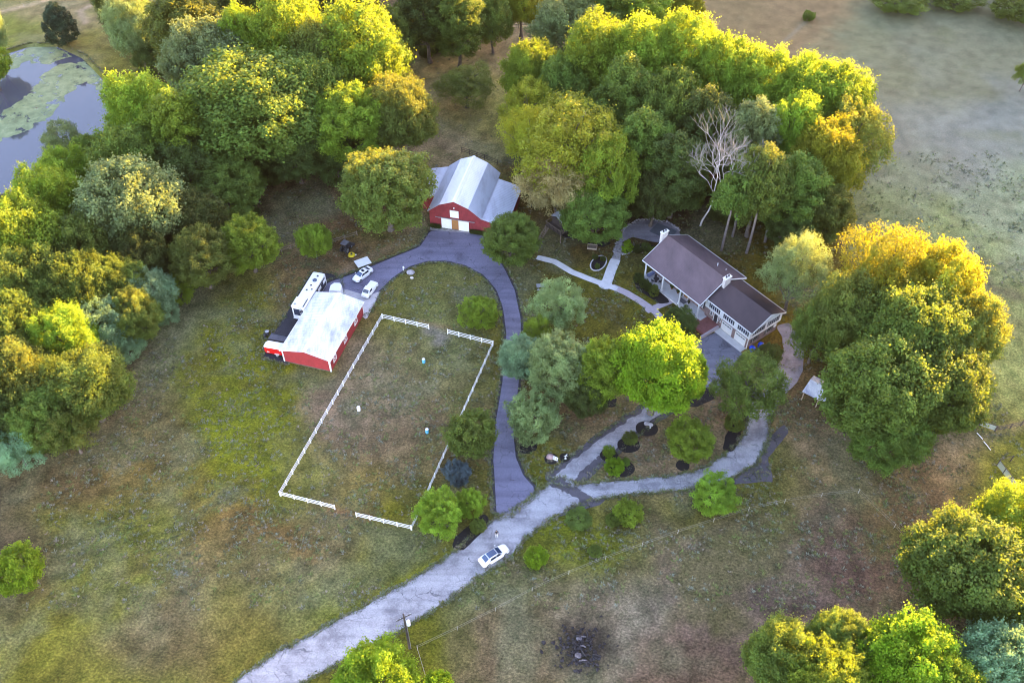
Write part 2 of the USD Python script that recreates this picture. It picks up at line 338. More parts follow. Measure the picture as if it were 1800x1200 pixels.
# ------------------------------------------------------------------ ground sheet
ANCHOR = [(300,620,.15,.16,.125),(250,690,.105,.095,.07),(400,740,.122,.142,.034),(450,660,.12,.125,.03),(500,500,.11,.115,.035),(350,560,.14,.145,.11),(430,800,.12,.135,.026),
 (150,880,.11,.088,.055),(250,860,.115,.095,.05),(330,900,.12,.12,.04),(130,960,.10,.115,.035),(480,830,.115,.135,.03),(90,850,.10,.085,.06),(230,950,.115,.13,.06),(380,980,.13,.10,.06),(470,920,.12,.078,.05),(330,1050,.145,.15,.12),(200,1010,.11,.12,.045),
 (60,1130,.118,.122,.045),(200,1150,.11,.112,.045),(400,1110,.115,.105,.045),(290,1090,.10,.085,.06),(550,1050,.11,.125,.045),(600,970,.11,.105,.045),(560,895,.135,.12,.10),(450,1010,.12,.125,.08),
 (600,720,.175,.145,.13),(700,760,.165,.135,.12),(760,640,.125,.135,.08),(640,830,.13,.11,.05),(690,890,.12,.12,.035),(800,625,.135,.145,.10),(540,830,.125,.125,.07),(720,590,.115,.115,.05),(680,680,.14,.125,.10),(740,720,.12,.10,.06),
 (780,510,.125,.135,.075),(740,490,.12,.125,.045),(700,530,.115,.105,.05),(760,475,.15,.145,.10),(855,640,.115,.10,.04),(845,790,.12,.10,.07),(780,880,.11,.11,.04),
 (1000,540,.085,.09,.028),(1060,560,.095,.09,.035),(930,480,.09,.085,.03),(1110,530,.09,.085,.03),(990,440,.085,.065,.035),(1020,735,.145,.115,.095),(960,830,.115,.115,.04),(1190,755,.20,.16,.135),(1060,845,.12,.11,.06),(1250,770,.19,.15,.125),(1130,810,.18,.145,.12),
 (1350,480,.10,.085,.03),(1420,560,.11,.09,.025),(1300,370,.06,.045,.03),(1180,360,.05,.04,.03),(1400,690,.13,.10,.075),(1400,740,.12,.10,.055),(1440,800,.28,.22,.185),(1480,810,.25,.20,.17),(1650,795,.24,.195,.16),(1370,865,.09,.10,.022),(1500,845,.115,.105,.045),
 (1200,950,.145,.12,.122),(1450,930,.105,.08,.08),(1000,1050,.13,.115,.10),(1300,1050,.12,.098,.10),(900,1130,.13,.11,.085),(1600,870,.12,.095,.07),(1750,850,.13,.135,.035),(1640,1050,.09,.075,.065),(1200,1160,.11,.085,.075),(1100,1060,.15,.14,.13),(1330,960,.135,.115,.10),
 (980,940,.105,.12,.025),(1100,935,.115,.115,.05),(700,1130,.105,.11,.03),(850,1050,.115,.13,.09),(900,1010,.12,.135,.06),(1230,900,.105,.11,.025),(640,1170,.11,.11,.03),
 (1650,430,.17,.195,.11),(1700,560,.18,.205,.12),(1600,330,.19,.20,.175),(1700,270,.19,.195,.19),(1640,210,.195,.20,.18),(1500,150,.165,.165,.12),(1650,100,.16,.16,.125),(1400,60,.20,.155,.11),(1290,60,.18,.145,.10),(1780,650,.20,.225,.125),(1720,765,.17,.15,.10),(1780,790,.14,.15,.045),(1550,230,.165,.16,.15),(1760,400,.19,.215,.17),(1560,380,.16,.185,.115),  # sunrise glow at the top edge and field mist are put into these colours
 (840,80,.25,.225,.17),(820,240,.26,.23,.145),(780,260,.27,.22,.185),(850,190,.26,.265,.12),(760,150,.21,.185,.12),(900,70,.24,.215,.17),(820,140,.24,.225,.14),(180,60,.10,.115,.05),(205,130,.16,.17,.05),(40,35,.11,.135,.05),(140,40,.17,.15,.13),(230,110,.07,.07,.04),
 (540,330,.075,.05,.035),(500,385,.115,.105,.085),(470,420,.10,.105,.06),(560,470,.21,.155,.115),(660,440,.15,.115,.085),(640,410,.10,.07,.05),(300,450,.05,.045,.03),(100,550,.05,.045,.03),(300,200,.05,.045,.03),(1400,250,.05,.045,.03),(700,30,.06,.05,.035),(20,990,.08,.07,.055)]
POND_PX = [(-90,120),(0,92),(50,77),(105,77),(150,98),(183,132),(201,158),(206,200),(192,252),(130,292),(50,330),(-10,345),(-90,380)]
pond_poly = Polygon([G(*p) for p in POND_PX]).buffer(2).buffer(-2)

fx = np.arange(-136, 136.01, 0.75); fy = np.arange(62, 262.01, 0.75)
def outer(a, b): return a + np.sign(b - a) * np.geomspace(1, abs(b - a), 26)
gx = np.r_[outer(fx[0], -2500)[::-1], fx, outer(fx[-1], 2500)]
gy = np.r_[outer(fy[0], -1500)[::-1], fy, outer(fy[-1], 3000)]
XX, YY = np.meshgrid(gx, gy)
gp = np.c_[XX.ravel(), YY.ravel()]
def shade_ridge_z(p):  # unseen ridge, raised to keep the low sun off the site
    s = p @ SD
    t = np.clip((s - 318) / 55, 0, 1)
    return 10.0 * t * t * (3 - 2 * t)
zz = shade_ridge_z(gp) + 0.0
near = (np.abs(gp[:, 0]) < 136) & (gp[:, 1] > 62) & (gp[:, 1] < 262)
pin = np.zeros(len(gp), bool)
pin[near] = shapely.contains_xy(pond_poly, gp[near, 0], gp[near, 1])
dist = np.zeros(len(gp)); dist[pin] = shapely.distance(shapely.points(gp[pin]), pond_poly.exterior)
zz -= np.clip(dist * 0.45, 0, 1.6)
pxx, pyy = PX(gp[:, 0], np.maximum(gp[:, 1], 40), 0.0)
p3 = np.c_[gp, np.zeros(len(gp))]
wx = pxx + 110 * (meshkit.fbm(p3 * 0.07, 4, 1) - 0.5) * 2
wy = pyy + 80 * (meshkit.fbm(p3 * 0.07, 4, 7) - 0.5) * 2
num = np.zeros((len(gp), 3)); den = np.full(len(gp), 1e-9)
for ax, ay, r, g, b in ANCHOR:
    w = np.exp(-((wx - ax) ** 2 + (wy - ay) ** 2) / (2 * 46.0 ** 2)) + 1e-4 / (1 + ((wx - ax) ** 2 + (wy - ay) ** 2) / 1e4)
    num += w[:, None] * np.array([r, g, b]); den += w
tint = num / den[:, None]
# worn and greener patches at several sizes
n1 = meshkit.fbm(p3 * 0.16, 5, 21)[:, None]; n2 = meshkit.fbm(p3 * 0.45, 4, 33)[:, None]; n3 = meshkit.fbm(p3 * 0.11, 5, 55)[:, None]
grain = np.clip(.95 - .65 * np.clip((gp[:, 1] - 120) / 60, 0, 1) * np.clip((gp[:, 0] - 40) / 25, 0, 1) - .25 * np.clip((gp[:, 1] - 160) / 40, 0, 1), .25, 1)
n1, n2, n3 = (.5 + (n - .5) * (.25 + .75 * grain[:, None]) for n in (n1, n2, n3))
def soft(n, a, b): return np.clip((n - a) / (b - a), 0, 1)
tint = tint * (1 + 1.3 * (n2 - 0.5))
grey = tint.mean(1, keepdims=True); tint = grey + (tint - grey) * 1.45
tint = tint * (1 - 0.34 * soft(n1, .55, .72)) + 0.34 * soft(n1, .55, .72) * np.array([.105, .078, .055])
tint = tint * (1 - 0.5 * soft(n3, .56, .72)) + 0.5 * soft(n3, .56, .72) * np.array([.145, .165, .12])
tint = tint * (1 - 0.4 * soft(-n3, -.42, -.3)) + 0.4 * soft(-n3, -.42, -.3) * np.array([.105, .12, .03])
def line_dist(pts):
    ls = LineString([G(*p) for p in pts])
    return shapely.distance(shapely.points(gp), ls)
for pts, wd, col, amt in [([(410,1195),(560,1105),(720,1015),(800,968)],.5,(.20,.21,.03),.6), ([(580,895),(650,910)],.6,(.22,.11,.07),.6), ([(740,566),(790,577)],.6,(.20,.11,.08),.5),
                          ([(755,580),(780,592),(770,600)],1.3,(.22,.20,.22),.8), ([(150,40),(140,20),(170,5)],1.0,(.25,.22,.20),.8), ([(-10,24),(40,12),(100,-4)],1.2,(.30,.26,.22),.8),
                          ([(1000,810),(960,828)],.5,(.13,.11,.08),.4), ([(1750,10),(1800,45)],1.4,(.23,.20,.17),.7), ([(1345,105),(1420,35)],.6,(.22,.19,.15),.6), ([(1290,395),(1500,470)],.7,(.14,.11,.08),.4),
                          ([(1640,800),(1800,745)],1.2,(.26,.21,.15),.4), ([(1720,480),(1745,505),(1790,520)],1.8,(.10,.085,.07),.6), ([(590,487),(640,455),(700,430)],1.2,(.22,.165,.125),.7)]:
    w = (np.exp(-(line_dist(pts) / wd) ** 2) * amt)[:, None]
    tint = tint * (1 - w) + w * np.array(col)
# mowing lines in the west lawn, ash round the bonfire
mow = np.sin((gp @ np.array([-math.sin(.32), math.cos(.32)])) * 2 * np.pi / 2.6)[:, None]
wl = np.exp(-(((pxx - 180) / 330) ** 2 + ((pyy - 950) / 220) ** 2))[:, None]
tint = tint * (1 + 0.10 * wl * mow)
bf = G(1022, 1135); db = np.hypot(*(gp - bf).T) + 3.4 * (n2[:, 0] - .5) + 2.2 * (n1[:, 0] - .5)
w = np.clip((5.4 - db - 3.0 * (n3[:, 0] - .5)) / 3.0, 0, 1)[:, None] * 0.85
tint = tint * (1 - w) + w * np.array([.028, .025, .027])
far = np.clip((np.abs(gp[:, 0]) - 130) / 40, 0, 1)[:, None] * 0.6
tint = tint * (1 - far) + far * np.array([.11, .11, .06])
west = np.clip((50 - gp[:, 0]) / 40, 0, 1)[:, None]
tint = np.clip(tint * (np.array([1.0, .98, .80]) * (1 - west) + np.array([1.0, .965, .79]) * west), 0.012, 0.6)
nx, ny = len(gx), len(gy)
ii = (np.arange(ny - 1)[:, None] * nx + np.arange(nx - 1)[None]).ravel()
faces = np.r_[np.c_[ii, ii + 1, ii + nx + 1], np.c_[ii, ii + nx + 1, ii + nx]]
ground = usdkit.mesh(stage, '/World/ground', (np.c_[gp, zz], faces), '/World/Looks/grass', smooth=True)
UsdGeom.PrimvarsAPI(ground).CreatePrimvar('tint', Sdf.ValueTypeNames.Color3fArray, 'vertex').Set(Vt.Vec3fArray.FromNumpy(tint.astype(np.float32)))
UsdGeom.PrimvarsAPI(ground).CreatePrimvar('grain', Sdf.ValueTypeNames.FloatArray, 'vertex').Set(Vt.FloatArray.FromNumpy(grain.astype(np.float32)))
tag(ground, kind='structure')

# ------------------------------------------------------------------ pond
def rough_poly(px, amp=0.25, seed=0, step=0.8, z=0.0, smooth=0.0, f=0.6):
    poly = Polygon([G(a, b, z) for a, b in px]) if not isinstance(px, (Polygon,)) else px
    poly = poly.buffer(0)
    if smooth: poly = poly.buffer(-smooth).buffer(2 * smooth).buffer(-smooth)
    if poly.geom_type != 'Polygon': poly = max(poly.geoms, key=lambda g: g.area)
    if amp:
        r = poly.exterior; n = max(8, int(r.length / step))
        q = np.array([r.interpolate(i / n, normalized=True).coords[0] for i in range(n)])
        q3 = np.c_[q, np.full(n, seed * 3.1)]
        q = q + amp * 2 * np.c_[meshkit.fbm(q3 * f, 3, seed) - .5, meshkit.fbm(q3 * f, 3, seed + 9) - .5]
        poly = Polygon(q).buffer(0)
    return poly
def structure(name, poly, z0, z1, mat, label=None):
    p = obj(name, sheet_of(poly, z0, z1), mat)
    return tag_at(p, kind='structure', label=label)
wm = prism(pond_poly.buffer(0.4), -0.75, -0.45)
tag_at(obj('pond_water', wm, 'pond_water'), kind='structure')
al = [[(-60,130),(0,102),(55,80),(104,80),(118,96),(80,112),(40,106),(0,128),(-60,170)],
      [(100,112),(150,104),(180,130),(197,156),(178,160),(150,138),(120,160),(95,190),(70,212),(35,232),(0,240),(-60,270),(-60,190),(0,200),(45,165),(70,130)],
      [(182,130),(203,160),(205,190),(192,178),(180,158)]]
tag_at(obj('algae', sheet_of(unary_union([rough_poly(a, 3.0, 5 + i, 0.5, f=.35) for i, a in enumerate(al)]).intersection(pond_poly.buffer(-.5)), -0.448, -0.435), 'algae'),
       kind='stuff', label='pale green algae floating on the pond')

# ------------------------------------------------------------------ drives, yards and paths
D = 0.012
main_px = [(380,1216),(480,1154),(560,1109),(640,1066),(720,1021),(790,977),(832,940),(868,915),(928,880),(962,852),(985,838),(1012,852),(1060,848),(1120,843),(1185,836),(1235,824),(1272,803),(1300,776),(1313,752),(1316,712),(1300,690),(1330,680),(1350,715),(1352,762),(1330,812),(1275,848),(1195,860),(1100,868),(1045,876),(1008,886),(965,912),(925,944),(890,984),(842,1010),(780,1058),(720,1096),(640,1140),(560,1182),(500,1216)]
straight_px = [(970,838),(1010,806),(1065,765),(1110,735),(1160,700),(1215,655),(1250,672),(1180,715),(1125,752),(1085,785),(1040,822),(1005,850)]
barn_px = [(872,916),(871,870),(867,810),(872,740),(880,690),(888,640),(890,585),(884,540),(872,508),(850,483),(818,466),(785,458),(750,459),(720,468),(692,486),(665,512),(648,545),(640,553),(612,548),(560,535),(574,498),(603,488),(650,470),(700,449),(738,434),(757,405),(850,408),(866,440),(888,475),(905,510),(915,560),(917,620),(912,670),(906,720),(903,770),(907,805),(920,835),(944,862),(905,895)]
pad_px = [(1208,606),(1258,584),(1306,621),(1290,645),(1262,690),(1235,690),(1205,660)]
rv_px = [(462,628),(474,598),(548,478),(580,480),(600,488),(600,530),(505,640)]
apron_px = [(600,514),(606,508),(645,520),(669,512),(644,562),(632,552)]
mainP = rough_poly(main_px, 0.42, 1, 0.35, smooth=1.0, f=1.3); straightP = rough_poly(straight_px, 0.4, 2, 0.35, f=1.3)
barnP = rough_poly(barn_px, 0.1, 3, 0.9, smooth=1.2); padP = rough_poly(pad_px, 0.08, 4)
rvP = rough_poly(rv_px, 0.15, 5)
structure('drive_edge', barnP.buffer(0.45), 0.0, 0.010, 'black_asphalt')
structure('parking_strip', rvP.difference(barnP), 0.0, 0.014, 'black_asphalt')
structure('barn_drive', barnP.difference(mainP.buffer(-.2)), 0.0, 0.030, 'worn_asphalt')
structure('old_drive_margin', unary_union([straightP.buffer(1.1), rough_poly([(1270,850),(1330,815),(1350,770),(1380,745),(1388,760),(1350,805),(1358,845),(1290,852)], .3, 8), rough_poly([(970,912),(1010,884),(1050,874),(1075,868),(1055,886),(1000,902)], .2, 9)]).difference(mainP), 0.0, 0.018, 'patch_asphalt')
structure('straight_drive', straightP.difference(mainP), 0.0, 0.034, 'old_asphalt')
structure('garage_pad', padP.difference(straightP).difference(mainP), 0.0, 0.026, 'pad_asphalt')
structure('driveway', mainP, 0.0, 0.042, 'old_asphalt')
# dark repairs let into the old drive
rep = [[(962,850),(985,838),(1000,850),(1035,868),(1045,880),(1022,886),(1008,872),(985,862)],[(1020,828),(1035,815),(1052,800),(1060,806),(1045,826),(1025,848),(1008,846)]]
structure('drive_repair', unary_union([rough_poly(r, .8, 11 + i, .2, f=2.6) for i, r in enumerate(rep)]), 0.03, 0.048, 'patch_asphalt')
structure('shed_apron', rough_poly(apron_px, 0.03, 6), 0.0, 0.045, 'concrete')
barn_apron = rough_poly([(757,396),(850,404),(851,412),(755,404)], 0.03, 7)
structure('barn_apron', barn_apron, 0.0, 0.05, 'boulder_grey')

def ribbon(px, w, seed=0, amp=.06):
    ls = LineString([G(*p) for p in px])
    return rough_poly(ls.buffer(w / 2, cap_style=2, join_style=1), amp, seed, .5)
walk = ribbon([(944,452),(975,460),(1005,478),(1035,490),(1060,499),(1085,508)], 1.35, 21)
walk2 = ribbon([(1075,503),(1100,514),(1125,529),(1150,546),(1168,566),(1172,578)], 1.5, 22)
walk3 = ribbon([(1136,547),(1160,537),(1180,529)], 1.3, 23)
spur = ribbon([(1066,498),(1073,478),(1082,456)], 2.0, 24)
disc = Point(*G(1064, 500)).buffer(1.35)
structure('garden_walk', unary_union([walk, disc]), 0.0, 0.05, 'pale_concrete')
structure('spur_walk', spur.difference(disc), 0.0, 0.045, 'pale_concrete')
structure('brick_walk', unary_union([walk2, walk3]).difference(disc), 0.0, 0.04, 'pink_paving')
patio = rough_poly([(1084,428),(1098,402),(1120,389),(1145,386),(1172,391),(1192,404),(1198,418),(1188,430),(1150,426),(1112,416),(1098,424)], .3, 25, .5, smooth=.5)
structure('patio', patio, 0.0, 0.05, 'gravel_path')
structure('patio_pad', rough_poly([(1141,407),(1156,392),(1191,406),(1176,423)], 0.02, 26), 0.02, 0.065, 'court_grey')
structure('side_path', rough_poly([(1364,572),(1386,566),(1406,590),(1414,620),(1411,652),(1402,672),(1372,700),(1358,728),(1322,728),(1338,690),(1362,655),(1377,618),(1374,592)], .2, 27, .5, smooth=.6).difference(mainP), 0.0, 0.05, 'gravel_path')
structure('stone_bed', rough_poly([(1068,492),(1078,445),(1086,425),(1094,428),(1090,455),(1080,480)], .4, 28, .4), 0.0, 0.03, 'boulder_grey')
beds = [('black mulch under the drive-side bush', [(794,962),(800,945),(835,912),(852,902),(860,912),(845,938),(815,968)]), ('', [(1170,690),(1200,684),(1255,680),(1258,700),(1225,715),(1195,712)]),
        ('', [(1270,790),(1275,765),(1290,745),(1304,750),(1300,775),(1288,795)]), ('', [(906,782),(912,772),(930,768),(944,776),(944,790),(930,798),(914,796)]), ('', [(1058,695),(1085,698),(1082,715),(1060,715)]),
        ('', [(1112,488),(1124,480),(1160,510),(1178,532),(1160,534),(1120,508)]), ('', [(1096,440),(1125,428),(1160,432),(1165,448),(1130,436),(1100,446)]), ('', [(1030,415),(1060,412),(1075,428),(1060,435),(1035,430)])]
for i, (_, b) in enumerate(beds):
    structure('mulch_bed', rough_poly(b, .2, 31 + i, .5, smooth=.4), 0.0, 0.05, 'mulch')
for i, (px, py, rx, ry) in enumerate([(969,806,1.15,1.15),(993,804,.9,.9),(1137,753,1.9,1.6),(1105,782,1.9,1.6),(1070,800,1.5,1.3),(1090,823,2.4,1.7),(1200,818,1.1,1.1),(808,845,1.2,1.0)]):
    c = G(px, py)
    structure('mulch_bed', rough_poly(affinity.translate(affinity.scale(Point(0, 0).buffer(1), rx, ry), *c), .12, 51 + i, .4), 0.0, 0.05, 'mulch')

# ------------------------------------------------------------------ trees: models
rng = np.random.default_rng(7)
def unit(v): return v / (np.linalg.norm(v, axis=-1, keepdims=True) + 1e-9)
def leaf_cards(pos, nrm, size, r):
    """folded diamond-shaped leaf sprays at pos facing nrm"""
    n = len(pos)
    t = unit(np.cross(nrm, r.normal(size=(n, 3)))); b = np.cross(nrm, t)
    s = size * r.uniform(.65, 1.35, (n, 1))
    v = np.stack([pos - t * s * .5, pos + b * s * .42 + nrm * s * .12, pos + t * s * .5 - nrm * s * .12, pos - b * s * .42 + nrm * s * .12], 1).reshape(-1, 3)
    k = np.arange(n)[:, None] * 4
    f = np.concatenate([k + [[0, 1, 2]], k + [[0, 2, 3]]])
    return v, f
def fib(n):
    i = np.arange(n) + .5
    z = 1 - 2 * i / n; ph = i * 2.399963
    return np.c_[np.sqrt(1 - z * z) * np.cos(ph), np.sqrt(1 - z * z) * np.sin(ph), z]
def make_crown(seed, R, RZ, zc, clumps, cards, size, cl=0.27, low=-0.55, lump=0.32, inner=0.18, taper=0.0, jit=0.55):
    r = np.random.default_rng(seed)
    d = fib(int(clumps / (0.5 - low / 2)))
    d = d[d[:, 2] > low]
    d = unit(d + r.normal(size=d.shape) * .12)
    rad = 1 + lump * 2 * (meshkit.fbm(d * 1.5 + seed * 5.3, 3, seed) - .5) + r.uniform(-.10, .10, len(d))
    cs = d * rad[:, None] * np.array([R, R, RZ]) * .80
    if taper: cs[:, :2] *= (1 - taper * np.clip(cs[:, 2:] / RZ, -1, 1))
    ni = int(len(cs) * inner)
    cs = np.r_[cs, unit(r.normal(size=(ni, 3))) * r.uniform(.2, .6, (ni, 1)) * np.array([R, R, RZ])]
    rc = R * cl * r.uniform(.65, 1.25, len(cs))
    w = rc ** 2; cnt = np.maximum(20, (cards * w / w.sum()).astype(int))
    P, N = [], []
    for c, q, k in zip(cs, rc, cnt):
        out = unit(c / np.array([R, R, RZ]) + 1e-6)
        ax = unit(out * .8 + np.array([0, 0, .75]) + r.normal(size=3) * .25)
        u = unit(r.normal(size=(k, 3)) + out * .5 + np.array([0, 0, .4]))
        lob = meshkit.noise(u * 2.6 + c * 3.1, seed)
        rr = q * (.45 + .9 * lob) * r.uniform(.70, 1.05, k)
        stray = r.random(k) < .10
        rr = np.where(stray, rr * r.uniform(1.1, 1.5, k), rr)
        h = (u @ ax)[:, None]
        p = c + (u + ax * h * np.where(h > 0, .55, .1)) * rr[:, None]
        P.append(p); N.append(unit(u * .9 + np.array([0, 0, .38]) + r.normal(size=(k, 3)) * (jit + .12)))
    P, N = np.concatenate(P), np.concatenate(N)
    v, f = leaf_cards(P, N, size, r)
    v[:, 2] += zc
    v[:, 2] = np.maximum(v[:, 2], 0.05)
    return (v, f), cs + [0, 0, zc]
def make_trunk(seed, targets, h0, r0, nl, wob=.25):
    r = np.random.default_rng(seed + 99)
    top = np.array([0, 0, targets[:, 2].mean()])
    zs = np.linspace(-.2, top[2], 8)
    sway = np.cumsum(r.normal(size=(8, 2)) * wob * .4, 0); sway[0] = 0
    tr = np.c_[sway, zs]
    rad = np.interp(zs, [0, h0, top[2]], [r0, r0 * .8, r0 * .25]); rad[0] = r0 * 1.5
    ms = [tube(tr, rad, 8)]
    for k in r.choice(len(targets), min(nl, len(targets)), replace=False):
        e = targets[k]; a = np.clip(r.uniform(.35, .9) * e[2], h0 * .7, top[2] * .95)
        i = np.interp(a, zs, np.arange(8)); base = np.array([np.interp(a, zs, tr[:, 0]), np.interp(a, zs, tr[:, 1]), a])
        mid = base * .45 + e * .55 + np.array([0, 0, .12 * np.linalg.norm(e - base)]) + r.normal(size=3) * .2
        q = np.array([base, (base + mid) / 2 + r.normal(size=3) * .12, mid, e])
        ms.append(tube(q, np.array([.42, .32, .22, .06]) * r0, 5))
    return trimesh.util.concatenate(ms)

# name: (nominal crown radius, nominal height, crown centre height, crown arguments, trunk arguments)
GEO = {
 'oak':    dict(R=8.0, H=20, zc=11.5, a=(11, 8.0, 7.8, 11.5, 250, 52200, 0.35), k=dict(cl=.175, low=-.75, lump=.42), t=(4.5, .55, 16)),
 'oak_b':  dict(R=8.0, H=20, zc=11.5, a=(12, 8.0, 7.6, 11.5, 210, 49300, 0.35), k=dict(cl=.19, low=-.7, lump=.60), t=(4.5, .5, 16)),
 'maple':  dict(R=6.5, H=18, zc=10.0, a=(13, 6.5, 7.6, 10.0, 270, 46400, 0.29), k=dict(cl=.15, low=-.8, lump=.34, taper=.12), t=(2.5, .4, 14)),
 'poplar': dict(R=6.0, H=26, zc=15.5, a=(14, 6.0, 10.0, 15.5, 230, 46400, 0.34), k=dict(cl=.20, low=-.85, lump=.50, taper=.15), t=(8.0, .42, 14)),
 'locust': dict(R=7.5, H=19, zc=11.5, a=(15, 7.5, 6.8, 11.5, 130, 31900, 0.27), k=dict(cl=.19, low=-.5, lump=.75, inner=.3), t=(3.5, .45, 34)),
 'light':  dict(R=6.0, H=15, zc=9.0, a=(16, 6.0, 5.8, 9.0, 100, 21750, 0.27), k=dict(cl=.20, low=-.55, lump=.7, inner=.25), t=(2.5, .3, 24)),
 'round':  dict(R=3.2, H=6.8, zc=3.9, a=(17, 3.2, 2.9, 3.9, 140, 15950, 0.19), k=dict(cl=.18, low=-.7, lump=.36), t=(1.2, .14, 10)),
 'feather':dict(R=3.6, H=6.6, zc=3.5, a=(18, 3.6, 3.1, 3.5, 170, 18850, 0.18), k=dict(cl=.15, low=-.9, lump=.55, jit=.9), t=(.5, .12, 16)),
 'shrub':  dict(R=1.6, H=2.2, zc=1.05, a=(19, 1.6, 1.15, 1.05, 60, 5220, 0.15), k=dict(cl=.22, low=-.8, lump=.34, jit=.8), t=(.1, .05, 6)),
 'cone':   dict(R=0.9, H=2.6, zc=1.2, a=(20, .9, 1.4, 1.2, 60, 3770, 0.12), k=dict(cl=.22, low=-.9, lump=.1, taper=.6), t=(.1, .05, 3)),
 'spruce': dict(R=4.5, H=13, zc=6.0, a=(21, 4.5, 6.8, 6.0, 200, 23200, 0.29), k=dict(cl=.15, low=-.95, lump=.25, taper=.55), t=(.5, .3, 12)),
}
crown_mesh, trunk_mesh = {}, {}
for g, d in GEO.items():
    crown_mesh[g], tg = make_crown(*d['a'], **d['k'])
    trunk_mesh[g] = make_trunk(d['a'][0], tg, *d['t'])
def bare_tree(seed, h):
    r = np.random.default_rng(seed); ms = []; tw = []
    def grow(p, d, L, rad, depth):
        n = 5; q = [p]
        for i in range(n):
            d = unit(d + r.normal(size=3) * .10 + np.array([0, 0, .04])); q.append(q[-1] + d * L / n)
        ms.append(tube(q, np.linspace(rad, rad * .6, n + 1), 6 if depth < 2 else 4)) if depth < 5 else tw.append(tube(q[::2] + q[-1:], np.linspace(max(rad, .028), max(rad * .5, .020), len(q[::2]) + 1), 3))
        if depth >= 6: return
        for k in range(3):
            sp = unit(np.cross(d, r.normal(size=3))) if depth else np.array([math.cos(k * 2.1 + .4), math.sin(k * 2.1 + .4), 0])
            a = unit(d * 1.0 + sp * (r.uniform(.45, .8) if depth else .42) + np.array([0, 0, .15]))
            grow(q[-1 - (k > 1) * 2], a, L * r.uniform(.60, .80), rad * (.60 if depth < 4 else .58), depth + 1)
    grow(np.array([0, 0, -.2]), np.array([.05, .0, 1.0]), h * .34, .22, 0)
    return trimesh.util.concatenate(ms), trimesh.util.concatenate(tw)

models = {}
def model(geo, leafmat, barkmat='bark'):
    key = (geo, leafmat, barkmat)
    if key not in models:
        p = f'/World/tree_model_{len(models):03d}'
        stage.CreateClassPrim(p)
        usdkit.mesh(stage, p + '/trunk', trunk_mesh[geo], '/World/Looks/' + barkmat, smooth=True)
        usdkit.mesh(stage, p + '/crown', crown_mesh[geo], '/World/Looks/' + leafmat)
        models[key] = p
    return models[key]
spin = random.Random(5)
def tree(px, py, w, geo, leafmat, H, label, group=None, cat='tree', bark='bark', name=None, base=None):
    d = GEO[geo]; zc = d['zc'] / d['H'] * H
    x, y = G(px, py, zc)
    sx = w * 1.10 / ppm(py, zc) / (2 * d['R'] * 1.02); sz = H / d['H']
    r = spin.uniform(0, 360)
    nm = name or ('shrub' if cat in ('shrub', 'bush') else 'tree')
    X = UsdGeom.Xform.Define(stage, path_for(nm))
    X.AddTranslateOp().Set((float(x), float(y), 0.0)); X.AddRotateZOp().Set(r); X.AddScaleOp().Set((sx, sx * spin.uniform(.94, 1.06), sz))
    X.GetPrim().GetReferences().AddInternalReference(model(geo, leafmat, bark)); X.GetPrim().SetInstanceable(True)
    tag(X, label, cat, group)
    return x, y

# ------------------------------------------------------------------ trees: where they stand
LG, LO, LD, LL, LB, LP, LY, BR = 'leaf_green', 'leaf_olive', 'leaf_dark', 'leaf_lime', 'leaf_blue', 'leaf_pale', 'leaf_gold', 'leaf_bright'
T = tree
# beyond the pond and along the top edge
T(104, 42, 52, 'spruce', 'leaf_evergreen', 12, 'dark evergreen tree beside the dirt track at the head of the pond')
T(-24, 55, 60, 'oak', LP, 15, 'pale tree cut by the left edge above the pond algae')
T(-22, 112, 62, 'maple', BR, 13, 'green tree on the left bank of the pond, at the picture edge')
T(236, 48, 88, 'oak_b', LP, 19, 'grey-green tree just right of the pond track, leftmost of the far wood')
T(330, 48, 120, 'poplar', LO, 26, 'tall olive tree between the pond track and the yellow-crested trees')
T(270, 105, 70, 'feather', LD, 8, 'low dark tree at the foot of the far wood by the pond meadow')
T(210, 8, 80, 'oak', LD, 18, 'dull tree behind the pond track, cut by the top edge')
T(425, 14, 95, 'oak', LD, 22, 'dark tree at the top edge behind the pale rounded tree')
T(490, 5, 90, 'poplar', LO, 24, 'dim olive tree at the top edge above the highest yellow crest')
T(560, 12, 95, 'oak_b', LD, 22, 'dark tree at the top edge left of the field gap')
T(625, 18, 95, 'oak', LO, 22, 'dull olive tree at the top edge behind the yellow-lit forest edge')
T(684, 64, 100, 'maple', LO, 19, 'rounded dull olive tree on the left side of the grass gap')
T(750, 18, 95, 'poplar', LD, 24, 'narrow dark tree at the top edge behind the rounded olive tree')
T(804, 36, 84, 'poplar', LG, 22, 'grey-green tree with drooping sides facing the grass gap')
T(866, 34, 70, 'maple', LO, 17, 'bushy olive tree at the far end of the grass gap')
T(916, 2, 80, 'oak', LY, 18, 'amber-tinted tree behind the far pasture fence')
T(800, -30, 100, 'oak_b', LD, 22, 'dark crown cut by the top edge above the grass gap')
T(998, 48, 108, 'oak_b', LP, 19, 'loose grey-green tree on the right side of the grass gap')
T(1062, 18, 85, 'poplar', LG, 22, 'green tree at the top edge between the grey-green and yellow ones')
T(1118, 30, 110, 'oak', BR, 18, 'yellow-lit broad tree at the top edge above the forest crest')
T(1202, 22, 76, 'maple', LY, 16, 'hazy amber tree at the top edge beside the misty field')
T(1585, -2, 92, 'feather', LO, 6, 'olive thicket on the far field edge, cut by the top edge', cat='tree')
T(1680, -6, 90, 'feather', LO, 5, 'low olive thicket left of the far field track')
T(1792, 12, 84, 'feather', LO, 7, 'olive thicket in the top right corner')
T(1806, 130, 40, 'light', LO, 8, 'small tree at the right edge of the misty field')
T(1422, 29, 20, 'shrub', LG, 2.4, 'lone small shrub at the end of a line across the misty field', cat='shrub')
